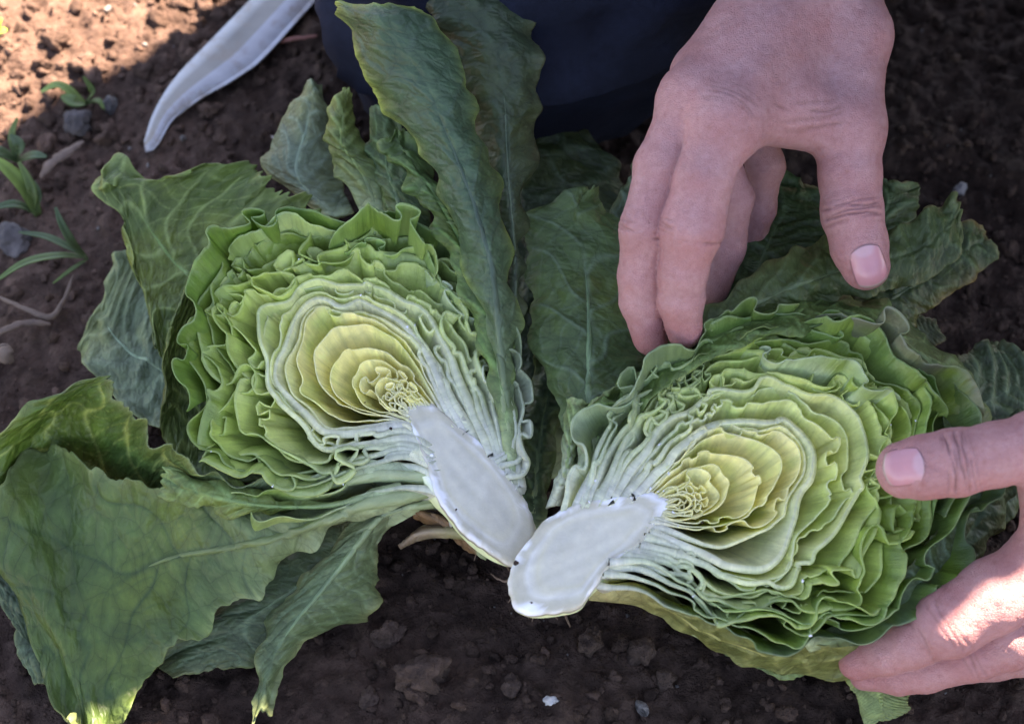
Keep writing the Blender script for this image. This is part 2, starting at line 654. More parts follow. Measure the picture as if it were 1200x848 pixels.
def clod(px, py, size, label, seed, tint=(0.075, 0.049, 0.038), name='soil_clod', cat='clod', group=None, rough=0.5, mat='soil', squash=1.0):
    r = np.random.default_rng(seed)
    v, f = lump(ICO4 if size > 1.2 else ICO3, r, size, seed, rough)
    p = at(px, py, 0.2)
    z = ground_height(np.array([p[0]]), np.array([p[1]]))[0]
    v[:, 2] *= squash
    n = fbm(v, 2.2 / size + 0.8, 4, seed + 3, 0.6)
    v = v * (1 + 0.10 * n)[:, None] + [p[0], p[1], z - v[:, 2].min() * 0.55]
    c = np.array(tint) * (1 + 0.35 * fbm(v, 1.2, 3, seed))[:, None]
    o = make_mesh(name, v, f, M[mat], colors=c, origin=(p[0], p[1], z))
    tag(o, label, cat, group)
    return o


clod(495, 792, 2.0, 'large rounded brown soil clod below the left lettuce stem', 101)
clod(432, 808, 0.95, 'small soil clod just left of the large rounded clod', 102)
clod(692, 752, 1.35, 'soil clod under the yellow lower leaf of the right lettuce', 103)
clod(752, 762, 1.1, 'soil clod right of the one under the yellow lower leaf', 104)
clod(780, 795, 0.8, 'little clod at the bottom beside the yellow leaf', 105)
clod(455, 735, 1.3, 'flat soil clod beside the drooping leaf by the stem', 106, squash=0.6)
clod(600, 800, 0.9, 'lone clod at the bottom between the big clod and white chip', 107)
clod(90, 140, 1.45, 'grey stone half in shadow at upper left', 108, (0.09, 0.076, 0.072), 'stone', 'stone', mat='stone', rough=0.4)
clod(12, 268, 1.7, 'flat grey stone at the left edge beside the grass', 109, (0.10, 0.085, 0.08), 'stone', 'stone', mat='stone', squash=0.5)
clod(128, 118, 0.8, 'small pale pebble right of the grey stone', 110, (0.10, 0.09, 0.085), 'stone', 'stone', mat='stone')
clod(645, 822, 0.55, 'tiny white chip on the dark soil at the bottom', 111, (0.4, 0.38, 0.36), 'stone_chip', 'stone', mat='stone')
clod(1130, 205, 0.7, 'small grey pebble on dark soil right of the thumb', 112, (0.22, 0.20, 0.19), 'stone', 'stone', mat='stone')

# ------------------------------------------------------------------ weeds and litter
def blade(parent, name, pts, width, ca, cb, mat, fold=0.25, n=22, m=5, w_profile=None):
    """A narrow leaf along 3D points (cm)."""
    c = resample(pts, n)
    t = np.gradient(c, axis=0)
    t /= np.linalg.norm(t, axis=1)[:, None]
    side = np.cross(t, [0, 0, 1.0])
    side /= np.linalg.norm(side, axis=1)[:, None] + 1e-9
    nr = np.cross(side, t)
    u = np.linspace(0, 1, n)
    w = width * (np.sin(np.pi * np.clip(u * 0.82 + 0.12, 0, 1)) ** 0.8 if w_profile is None else w_profile(u))
    s = np.linspace(-1, 1, m)
    P = c[:, None] + side[:, None] * (s[None, :, None] * w[:, None, None]) + nr[:, None] * (np.abs(s)[None, :, None] * w[:, None, None] * fold)
    V, F = slab(P, grid_normals(P), 0.035)
    C = mix(ca, cb, u)[:, None].repeat(m, 1)
    C = C * (1 - 0.25 * (np.abs(s) < 0.1))[None, :, None]
    C = C.reshape(-1, 3)
    uvs = np.stack(np.meshgrid(u * 4, s, indexing='ij'), -1).reshape(-1, 2)
    return make_mesh(name, V, F, mat, parent, np.concatenate([C, C]), np.concatenate([uvs, uvs]))


def plant(name, px, py, blades, label, cat='weed'):
    b = at(px, py, 0.0)
    e = empty(name, b, label, cat)
    for (pts, w, ca, cb, fold) in blades:
        blade(e, 'blade', [at(*p) for p in pts], w, ca, cb, M['weed_leaf'], fold)
    return e


G1, G2, G3 = (0.07, 0.11, 0.035), (0.14, 0.21, 0.05), (0.08, 0.13, 0.055)
plant('grass_weed', 100, 302, [
    ([(102, 302, 0), (70, 300, 0.9), (30, 308, 1.5), (-6, 330, 1.6)], 0.20, (0.16, 0.22, 0.10), G2, 0.4),
    ([(102, 302, 0), (85, 292, 0.7), (55, 278, 1.2), (22, 272, 1.4)], 0.17, (0.18, 0.24, 0.11), G3, 0.4),
    ([(101, 302, 0), (85, 285, 1.0), (72, 262, 1.8), (65, 243, 2.2)], 0.19, G1, G3, 0.4),
    ([(103, 303, 0), (85, 315, 0.4), (62, 332, 0.4)], 0.10, G1, G2, 0.3)],
    'small grass tuft with slim arching blades left of the lettuce', 'grass')
plant('broad_grass_weed', 40, 250, [
    ([(45, 252, 0), (30, 222, 1.3), (8, 198, 2.2), (-14, 182, 2.6)], 0.36, G1, (0.26, 0.38, 0.07), 0.3),
    ([(40, 250, 0), (38, 225, 1.2), (30, 205, 1.8), (22, 190, 2.1)], 0.22, G1, G2, 0.3),
    ([(42, 250, 0), (18, 240, 0.9), (-10, 244, 1.1)], 0.24, G1, G3, 0.3),
    ([(40, 250, 0), (45, 230, 0.8), (40, 212, 1.2)], 0.16, G1, G3, 0.3)],
    'broad bright grass blades at the left edge above the slim tuft', 'grass')
plant('seedling_weed', 20, 185, [
    ([(20, 188, 0), (22, 170, 0.9), (12, 158, 1.1)], 0.28, G1, G3, 0.2),
    ([(20, 188, 0), (40, 182, 0.6), (55, 184, 0.6)], 0.26, G1, G3, 0.2),
    ([(20, 188, 0), (14, 160, 1.0), (20, 138, 1.6)], 0.18, G1, G2, 0.2),
    ([(20, 188, 0), (0, 178, 0.7), (-15, 172, 0.9)], 0.3, G1, G3, 0.2)],
    'dark seedling at the left edge where the shadow starts')
plant('seedling_weed', 88, 118, [
    ([(100, 122, 0), (88, 120, 0.5), (72, 112, 0.6)], 0.34, G1, G2, 0.2),
    ([(100, 122, 0), (108, 108, 0.9), (98, 90, 1.6)], 0.16, G1, G2, 0.2),
    ([(100, 122, 0), (115, 118, 0.5), (122, 128, 0.3)], 0.14, G1, G2, 0.2),
    ([(100, 122, 0), (70, 100, 0.8), (48, 108, 0.7)], 0.22, G2, (0.3, 0.42, 0.1), 0.2)],
    'little weed sprouting at the shadow line beside the grey stone')
plant('sprout_weed', 2, 38, [
    ([(-4, 46, 0), (0, 38, 0.5), (8, 36, 0.7)], 0.26, G2, (0.34, 0.48, 0.08), 0.2),
    ([(-4, 46, 0), (-2, 30, 0.6), (2, 22, 0.9)], 0.24, G2, (0.34, 0.48, 0.08), 0.2)],
    'tiny bright sprout in the sunlit top left corner')


def litter(name, px_pts, width, c, label, cat, thick=0.12, seed=0, rough=0.35):
    pts = np.array([at(*p) for p in px_pts])
    cpath = resample(pts, 26)
    cpath = cpath + 0.05 * np.stack([n1(np.arange(26.0), seed + k, 0.5) for k in range(3)], -1)
    t = np.gradient(cpath, axis=0)
    t /= np.linalg.norm(t, axis=1)[:, None]
    side = np.cross(t, [0, 0, 1.0])
    side /= np.linalg.norm(side, axis=1)[:, None] + 1e-9
    nr = np.cross(side, t)
    u = np.linspace(0, 1, 26)
    w = width * (np.sin(np.pi * (0.06 + 0.88 * u)) ** 0.6) * (1 + rough * n1(u * 9, seed + 5))
    a = np.linspace(0, 2 * np.pi, 9)[:-1]
    ring = cpath[:, None] + side[:, None] * (np.cos(a)[None, :, None] * w[:, None, None]) + nr[:, None] * (np.sin(a)[None, :, None] * (thick * (w / width))[:, None, None])
    ring = ring + 0.25 * thick * noise3(ring, 4.0, seed)[..., None]
    V = ring.reshape(-1, 3)
    i, j = np.meshgrid(np.arange(25), np.arange(8), indexing='ij')
    A = (i * 8 + j).ravel()
    B = (i * 8 + (j + 1) % 8).ravel()
    F = np.stack([A, B, B + 8, A + 8], -1)
    cc = np.array(c) * (1 + 0.3 * fbm(V, 2.0, 3, seed))[:, None]
    o = make_mesh(name, V, [F, np.arange(8)[None, ::-1], (25 * 8 + np.arange(8))[None]], M['dry'], colors=cc, origin=pts[0])
    tag(o, label, cat)
    return o


litter('dry_leaf', [(47, 208, 0.4), (62, 190, 0.55), (80, 178, 0.5), (98, 165, 0.4)], 0.28, (0.16, 0.11, 0.085), 'dry brown leaf strip lying under the grey stone', 'dry leaf', 0.10, 3)
litter('dry_root', [(-8, 345, 0.3), (15, 355, 0.4), (30, 362, 0.5), (60, 372, 0.4), (75, 350, 0.4), (86, 322, 0.3)], 0.13, (0.15, 0.105, 0.08), 'withered brown root bent on the soil below the grass tuft', 'dry root', 0.12, 8)
litter('dry_root', [(-10, 395, 0.3), (10, 385, 0.5), (35, 378, 0.5), (60, 380, 0.3)], 0.16, (0.16, 0.11, 0.085), 'pale withered root fragment lowest at the left edge', 'dry root', 0.14, 14)
litter('dry_leaf', [(2, 405, 0.4), (6, 415, 0.8), (14, 425, 0.4)], 0.35, (0.17, 0.12, 0.09), 'crumpled dry leaf at the left edge under the roots', 'dry leaf', 0.25, 17)
litter('twig', [(322, 50, 0.3), (345, 46, 0.5), (372, 42, 0.5)], 0.11, (0.24, 0.10, 0.08), 'thin reddish twig between knife and knee', 'twig', 0.10, 21)
litter('straw', [(318, 160, 0.2), (328, 164, 0.3), (336, 168, 0.2)], 0.07, (0.36, 0.31, 0.28), 'tiny pale straw bit left of the grey upright leaf', 'straw', 0.06, 22)
litter('straw', [(575, 672, 0.3), (590, 680, 0.4), (608, 676, 0.4)], 0.05, (0.2, 0.13, 0.09), 'fine brown rootlet below the two lettuce stems', 'root', 0.05, 25)


# ------------------------------------------------------------------ knife
def build_knife():
    z0 = 0.75
    left = [(167, 158), (177, 131), (193, 104), (213, 80), (247, 47), (293, 1), (350, -58)]
    right = [(168, 167), (181, 163), (199, 136), (212, 126), (231, 113), (277, 88), (308, 66), (362, 8), (414, -50)]
    n = 40
    A = resample([at(x, y, z0) for x, y in left], n)
    B = resample([at(x, y, z0) for x, y in right], n)
    org = at(352, -40, 0)
    e = empty('knife', org, 'worn whitish steel knife lying on the soil behind the left lettuce', 'knife')
    u = np.linspace(0, 1, n)
    A[:, 2] += -0.55 * (1 - u) ** 3
    B[:, 2] += -0.55 * (1 - u) ** 3
    s = np.array([0.0, 0.012, 0.30, 0.56, 0.57, 0.99, 1.0])
    hgt = np.array([0.0, 0.10, 0.10, 0.10, 0.10, -0.10, -0.14])
    tilt = np.array([0.02, 0.02, 0.01, 0.0, 0.0, 0.0, 0.0])
    top = A[:, None] * (1 - s)[None, :, None] + B[:, None] * s[None, :, None]
    bot = top.copy()
    top[..., 2] += hgt + tilt
    bot[..., 2] += -0.06 - 0.02 * (hgt > 0.05) + tilt
    nick = 0.09 * np.maximum(0, n1(u * 40, 4)) * (u < 0.45)
    d = (A - B) / (np.linalg.norm(A - B, axis=1)[:, None] + 1e-6)
    for q in (top, bot):
        q[:, -1] += d * nick[:, None]
    V = np.concatenate([top.reshape(-1, 3), bot.reshape(-1, 3)])
    m = len(s)
    k = n * m
    loop = np.concatenate([np.arange(m), np.arange(1, n) * m + m - 1, (n - 1) * m + np.arange(m - 2, -1, -1), np.arange(n - 2, 0, -1) * m])
    nx = np.roll(loop, -1)
    F = np.concatenate([grid_faces(n, m), grid_faces(n, m, k, True), np.stack([nx, loop, loop + k, nx + k], -1)[:, ::-1]])
    base = np.array((0.40, 0.40, 0.42))
    C = np.tile(base, (len(V), 1))
    band = np.tile((s > 0.25) & (s < 0.565), n)
    C[:k][band] = (0.26, 0.235, 0.20)
    C[:k] *= (1 - 0.35 * np.maximum(0, fbm(V[:k], 0.6, 3, 9)))[:, None]
    bl = make_mesh('blade', V, F, M['steel'], e, C, smooth_shade=False)
    # handle, beyond the top of the picture
    p0, p1 = (A[-1] + B[-1]) / 2, None
    dirv = (A[-1] + B[-1]) / 2 - (A[-6] + B[-6]) / 2
    dirv[2] = 0.0
    dirv /= np.linalg.norm(dirv)
    side = np.array([-dirv[1], dirv[0], 0])
    t = np.linspace(-0.8, 11.5, 24)
    w = 1.05 + 0.22 * np.cos(t * 0.9) - 0.2 * np.exp(-((t - 11.5) / 0.7) ** 2)
    a = np.linspace(0, 2 * np.pi, 15)[:-1]
    R = p0 + t[:, None, None] * dirv + w[:, None, None] * (np.cos(a)[None, :, None] * side) + np.array([0, 0, 1.0]) * (0.75 * np.sin(a)[None, :, None] + 0.35)
    i, j = np.meshgrid(np.arange(23), np.arange(14), indexing='ij')
    q, q2 = (i * 14 + j).ravel(), (i * 14 + (j + 1) % 14).ravel()
    F = [np.stack([q, q2, q2 + 14, q + 14], -1), np.arange(14)[None, ::-1], (23 * 14 + np.arange(14))[None]]
    V = R.reshape(-1, 3)
    make_mesh('handle', V, F, M['dry'], e, np.tile((0.06, 0.035, 0.02), (len(V), 1)))


build_knife()

# ------------------------------------------------------------------ lettuces
WHITE = np.array((0.80, 0.78, 0.74))
YELLOW = np.array((0.90, 0.81, 0.36))
PALE = np.array((0.68, 0.75, 0.22))
LIGHT = np.array((0.39, 0.52, 0.09))
MID = np.array((0.145, 0.25, 0.022))
DARK = np.array((0.055, 0.125, 0.035))
GREY = np.array((0.115, 0.175, 0.085))
GREY2 = np.array((0.15, 0.205, 0.085))
RIM = np.array((0.66, 0.72, 0.46))


def tone(k):
    """Leaf colour from the heart (0) to the outside (1)."""
    stops = np.array([0.0, 0.25, 0.45, 0.7, 1.0])
    cols = np.array([YELLOW, YELLOW * 0.98, PALE, LIGHT, MID])
    return np.array([np.interp(k, stops, cols[:, i]) for i in range(3)])


def shell(parent, plane, contour, center, stem, k, name, depth=None, amp=0.3, freq=0.5, lift=0.0, lift_var=0.2,
          seed=0, n=None, m=14, rib=0.30, slope=0.74, thick=0.038, white_len=3.6, env=None, base_col=None, rimc=None, in_space='px', ell=1.3, warp=1.0, flare=0.25):
    """One leaf cut through by the knife: its cut edge follows the contour on the cut face,
    the leaf itself runs down and inwards below it."""
    if k < 0.3:
        white_len = 0.9 if k > 0.12 else 0.12
    c2 = np.array([plane.uv(*p) for p in contour]) if in_space == 'px' else np.asarray(contour, float)
    cen = plane.uv(*center)
    st = np.array([plane.uv(*p) for p in stem])
    st = resample(np.vstack([st, st[:1]]), 90)
    sc_ = st.mean(0)
    for end in (0, -1):
        if np.min(np.linalg.norm(st - c2[end], axis=1)) < 1.3:
            inner = st[np.argmin(np.linalg.norm(st - c2[end], axis=1))]
            p_ = inner + (sc_ - inner) * 0.03 + (inner - c2[end]) * 0.05
            c2 = np.vstack([p_[None], c2]) if end == 0 else np.vstack([c2, p_[None]])
    if n is None:
        n = int(np.clip(np.linalg.norm(np.diff(c2, axis=0), axis=1).sum() * 11, 90, 460))
    c2 = resample(c2, n)
    # the whole head is squeezed unevenly: neighbouring leaves share this
    ds = np.min(np.linalg.norm(c2[:, None] - st[None], axis=2), axis=1)
    R = np.linalg.norm(c2 - cen, axis=1)
    q3 = np.concatenate([c2 * 0.42, np.full((n, 1), 0.5)], 1)
    wf = (warp * 0.75 * smooth(0.4, 2.6, ds) * smooth(1.5, 5.0, R))[:, None]
    c2 = c2 + wf * np.stack([noise3(q3, 1.0, 61) + 0.5 * noise3(q3, 2.1, 63), noise3(q3, 1.0, 62) + 0.5 * noise3(q3, 2.1, 64)], -1)
    length = np.linalg.norm(np.diff(c2, axis=0), axis=1).sum()
    u = np.linspace(0, 1, n)
    arc = u * length
    tan = np.gradient(c2, axis=0)
    tan /= np.linalg.norm(tan, axis=1)[:, None]
    nr = np.stack([tan[:, 1], -tan[:, 0]], -1)
    flip = np.sign(np.sum((c2 - cen) * nr))
    nr *= flip                                           # outward
    w9 = max(3, n // 40) | 1
    kern = np.ones(w9) / w9
    nr = np.stack([np.convolve(np.pad(nr[:, i], w9 // 2, mode='edge'), kern, 'valid') for i in range(2)], -1)
    dist_stem = np.min(np.linalg.norm(c2[:, None] - st[None], axis=2), axis=1)
    Rm = np.percentile(R, 80)
    D = depth if depth else 0.66 * Rm
    e = smooth(0.6 if k > 0.1 else 0.0, 3.8 if k > 0.4 else (2.2 if k > 0.1 else 0.7), dist_stem) if env is None else env(u) * smooth(0.3, 1.2, dist_stem)
    q = np.linspace(0, 1, m) ** 1.6
    d = q[None, :] * D
    free = np.where(np.minimum(dist_stem[0], 9) > 1.0, smooth(-0.02, 0.2, u), 1.0) * np.where(dist_stem[-1] > 1.0, smooth(-0.02, 0.2, 1 - u), 1.0)
    d = d * free[:, None]
    # ruffle: meandering folds, strong in some stretches and absent in others, fading with depth
    ph = 2 * np.pi * freq * (arc + 2.4 * n1(arc, seed + 1, 0.38))
    loc = 0.10 + 1.25 * smooth(-0.2, 0.4, n1(arc, seed + 2, 0.36))
    fade = np.exp(-(d / ell))
    A = amp * e * loc
    phd = ph[:, None] + 0.35 * d
    off_n = A[:, None] * np.sin(phd) * fade
    off_t = -np.minimum(0.75 * A, 0.17 / max(freq, 0.2))[:, None] * np.sin(2 * phd) * fade
    ph2 = 2 * np.pi * freq * 2.3 * (arc + 0.8 * n1(arc, seed + 21, 0.8)) + 2.0
    loc2 = smooth(0.0, 0.5, n1(arc, seed + 22, 0.4))
    off_n = off_n + (0.30 * A * loc2 * np.sin(ph2))[:, None] * np.exp(-d / (0.45 * ell))
    wander = amp * (0.55 * n1(arc, seed + 6, 0.45) + 0.2 * n1(arc, seed + 9, 1.9))
    off_n = off_n + (wander * e)[:, None] * np.exp(-d / (1.5 * ell))
    off_n = off_n + (0.07 * amp * e * n1(arc, seed + 31, 3.6))[:, None] * np.exp(-d / 0.5)
    # the lip of the leaf turns out or in
    lip = flare * e * (0.25 + 1.5 * n1(arc, seed + 15, 0.5))
    off_n = off_n + lip[:, None] * np.exp(-d / 0.40)
    g = slope * (d / D) ** 1.05
    base = c2[:, None] + (cen - c2)[:, None] * (g * smooth(-0.5, 0.8, dist_stem)[:, None] * 0.95)[..., None]
    P2 = base + nr[:, None] * off_n[..., None] + tan[:, None] * off_t[..., None]
    h = lift_var * e * n1(arc, seed + 4, 0.5) * 1.3 + 0.3 * lift_var * e * n1(arc, seed + 5, 1.6)
    h = h + lift_var * 0.25 * e * n1(arc, seed + 33, 4.5) + 0.06 * (1 - smooth(0.0, 0.8, dist_stem))
    hh = (lift if np.ndim(lift) else lift * np.ones(n)) + h
    hgt = hh[:, None] * np.exp(-d / 0.9) - d
    P = plane.world(P2[..., 0], P2[..., 1], hgt)
    P = P + 0.06 * noise3(P, 1.2, seed + 7)[..., None] * plane.n
    N = grid_normals(P)
    th = thick * (1 + 0.35 * n1(arc, seed + 17, 0.9)) + rib * np.exp(-dist_stem / (0.55 * white_len)) + 0.05 * np.exp(-dist_stem / 0.6)
    th = th[:, None] * (1 - 0.3 * q[None, :])
    V, F = slab(P, N, th)
    if base_col is None:
        base_col = tone(k)
    cA = np.broadcast_to(base_col, (n, m, 3)).copy()
    # paler towards the base of the leaf, blotched
    deep = np.clip(d / (0.8 * D), 0, 1)
    cA = mix(cA, mix(base_col, PALE * 0.9 if k > 0.32 else YELLOW * 0.92, np.array(0.5)), deep * 0.7 * np.ones((n, 1)))
    patch = fbm(P, 0.45, 3, seed + 3)
    cA = mix(cA, tone(min(1.0, k + 0.3)), np.clip(1.3 * patch, 0, 0.85))
    cA = mix(cA, tone(max(0.0, k - 0.16)), np.clip(-0.7 * patch, 0, 0.6))
    veins = np.maximum(0, n1(arc, seed + 8, 1.7))[:, None] * (0.35 + 0.65 * q[None, :])
    cA = mix(cA, np.minimum(1, cA * 1.35 + 0.03), np.clip(veins * 0.9, 0, 0.5))
    wht = np.exp(-(dist_stem / (0.8 * white_len)) ** 1.3)[:, None] * np.ones((1, m))
    cA = mix(cA, WHITE, np.clip(wht * 1.05, 0, 1))
    rc = (RIM if k > 0.5 else np.array((0.86, 0.86, 0.80))) if rimc is None else rimc
    rimw = np.exp(-(d / 0.05)) * np.clip(0.5 + 0.5 * n1(arc, seed + 19, 0.8), 0.1, 0.9)[:, None] * (1.0 if k < 0.45 else 0.55)
    cA = mix(cA, rc * 0.6 + np.array(base_col) * 0.4, np.clip(rimw, 0, 1))
    C = cA.reshape(-1, 3)
    uvs = np.stack([np.broadcast_to(arc[:, None], (n, m)), np.broadcast_to(d, (n, m))], -1).reshape(-1, 2)
    o = make_mesh(name, V, F, M['cut_leaf'], parent, np.concatenate([C, C]), np.concatenate([uvs, uvs]))
    return P[:, 0]


def blend(cA, cB, t, plane, n=70, seed=0):
    a = resample([plane.uv(*p) for p in cA], n)
    b = resample([plane.uv(*p) for p in cB], n)
    t = np.clip(t + 0.42 * n1(np.linspace(0, 9, n), seed), 0.06, 0.94)[:, None]
    return a * (1 - t) + b * t


def build_stem(parent, plane, outline, seed, tip_brown, heart):
    o2 = np.array([plane.uv(*p) for p in outline])
    o2 = resample(np.vstack([o2, o2[:1]]), 121)[:-1]
    n = len(o2)
    c = o2.mean(0)
    o2 = c + (o2 - c) * 1.07
    tb = plane.uv(*tip_brown)
    aa = np.arange(n) * 2 * np.pi / n
    wob = 1 + 0.07 * noise3(np.stack([np.cos(aa) * 2.2, np.sin(aa) * 2.2, np.full(n, seed * 1.0)], -1)) + 0.04 * noise3(np.stack([np.cos(aa) * 7, np.sin(aa) * 7, np.full(n, seed * 1.0)], -1))
    rings, hs, kind = [], [], []
    for s in np.linspace(0.04, 1.0, 16):
        rings.append(c + (o2 - c) * s * (1 + (wob[:, None] - 1) * smooth(0.5, 0.9, s)))
        hs.append(np.full(n, 0.10 - 0.03 * smooth(0.2, 0.75, s) + 0.02 * smooth(0.8, 0.92, s) - 0.08 * smooth(0.93, 1.0, s)))
        kind.append(s)
    for dd in (0.12, 0.35, 0.7, 1.1, 1.5, 1.9, 2.2):
        sc = math.sqrt(max(0.02, 1 - (dd / 2.25) ** 2))
        rings.append(c + (o2 - c) * wob[:, None] * (0.98 * sc + 0.02))
        hs.append(np.full(n, -dd))
        kind.append(1.0 + dd)
    R2 = np.array(rings)
    H = np.array(hs)
    P = plane.world(R2[..., 0], R2[..., 1], H)
    P = P + (0.05 * fbm(P, 0.9, 3, seed))[..., None] * plane.n
    k = len(R2)
    i, j = np.meshgrid(np.arange(k - 1), np.arange(n), indexing='ij')
    a, b = (i * n + j).ravel(), (i * n + (j + 1) % n).ravel()
    F = np.stack([a, b, b + n, a + n], -1)
    V = P.reshape(-1, 3)
    kk = np.repeat(kind, n)
    core = np.array((0.50, 0.47, 0.37))
    rimw = smooth(0.84, 0.95, kk + 0.16 * fbm(V, 1.2, 3, seed + 4)) * (kk <= 1.05) * smooth(-0.35, 0.25, fbm(V, 0.8, 3, seed + 14))
    ring = np.exp(-((kk - 0.72 + 0.06 * fbm(V, 0.7, 2, seed + 8)) / 0.05) ** 2)
    C = mix(np.tile(core, (len(V), 1)), np.array((0.70, 0.69, 0.67)), np.clip(rimw + 0.35 * ring, 0, 1))
    C = mix(C, np.array((0.40, 0.36, 0.25)), 0.6 * smooth(0.75, 0.84, kk) * (1 - rimw))
    ax_ = (plane.uv(*heart) - c) / np.linalg.norm(plane.uv(*heart) - c)
    r2 = R2.reshape(-1, 2) - c
    fib = noise3(np.stack([(r2 @ np.array([-ax_[1], ax_[0]])) * 3.2, (r2 @ ax_) * 0.45, np.full(len(V), seed * 1.3)], -1))
    C = C * (1 + 0.13 * fib)[:, None]
    C = mix(C, np.array((0.52, 0.47, 0.30)), 0.45 * np.exp(-((kk - 0.66 + 0.09 * fbm(V, 0.6, 2, seed + 28)) / 0.06) ** 2))
    side = smooth(1.12, 1.35, kk)
    db = np.linalg.norm(R2.reshape(-1, 2) - tb, axis=1)
    C = mix(C, np.array((0.50, 0.44, 0.33)), side * 0.8)
    C = mix(C, np.array((0.16, 0.09, 0.05)), side * np.exp(-(db / 2.2) ** 2) * np.clip(0.75 + fbm(V, 1.3, 3, seed + 2), 0, 1))
    # apron: the flesh from which the leaf ribs fan out
    hd = plane.uv(*heart)
    to = (hd - c) / np.linalg.norm(hd - c)
    rel = o2 - c
    along = rel @ to
    push = smooth(-0.6, 1.6, along)
    side_ = 1 - 0.8 * smooth(0.75, 0.95, along / np.linalg.norm(rel, axis=1))
    ap = c + rel * (0.96 + 0.42 * push * side_)[:, None]
    lv = np.linspace(0, 1, 9)
    ap2 = np.concatenate([(c + (ap - c) * (0.2 + 0.8 * x))[None] for x in lv])
    apn = fbm(np.concatenate([ap2.reshape(-1, 2), np.full((ap2.size // 2, 1), seed * 1.0)], 1), 1.5, 3, seed).reshape(9, n)
    AP = plane.world(ap2[..., 0], ap2[..., 1], -0.07 + 0.05 * apn - 0.9 * smooth(0.86, 1.0, lv)[:, None] ** 2)
    i2, j2 = np.meshgrid(np.arange(8), np.arange(n), indexing='ij')
    a2, b2 = (i2 * n + j2).ravel(), (i2 * n + (j2 + 1) % n).ravel()
    V2 = AP.reshape(-1, 3)
    C2 = mix(np.tile(WHITE, (len(V2), 1)), PALE * 0.8 + 0.1, np.repeat(smooth(0.6, 1.0, lv), n) * 0.8)
    make_mesh('leaf_bases', V2, [np.stack([a2, b2, b2 + n, a2 + n], -1), np.arange(n)[None, ::-1]], M['stem'], parent, C2)
    return make_mesh('stem', V, [F, np.arange(n)[None, ::-1], ((k - 1) * n + np.arange(n))[None]], M['stem'], parent, C)


def droplets(parent, plane, spots, seed, name='milky_sap', color=(0.70, 0.70, 0.69), smin=0.025, smax=0.13, flat=0.18, lift=0.0):
    r = np.random.default_rng(seed)
    v0, f0 = ICO2
    VV, FF, off = [], [], 0
    for (p, wgt) in spots:
        for _ in range(r.integers(1, 3)):
            s = (smin + (smax - smin) * r.random() ** 2.5) * wgt
            v = v0 * (1 + 0.9 * noise3(v0, 1.1, r.integers(50)))[:, None] * np.array([1, r.uniform(0.5, 1), flat])
            a = r.uniform(0, 6.28)
            v = v * s
            x = v[:, 0] * math.cos(a) - v[:, 1] * math.sin(a)
            y = v[:, 0] * math.sin(a) + v[:, 1] * math.cos(a)
            q = np.asarray(p) + r.normal(size=3) * 0.03
            VV.append(q + x[:, None] * plane.ex + y[:, None] * plane.ey + (v[:, 2] + lift)[:, None] * plane.n)
            FF.append(f0 + off)
            off += len(v0)
    V = np.concatenate(VV)
    o = make_mesh(name, V, np.concatenate(FF), M['latex' if color[0] > 0.5 else 'soil'], parent, np.tile(color, (len(V), 1)))
    o['kind'] = 'stuff'


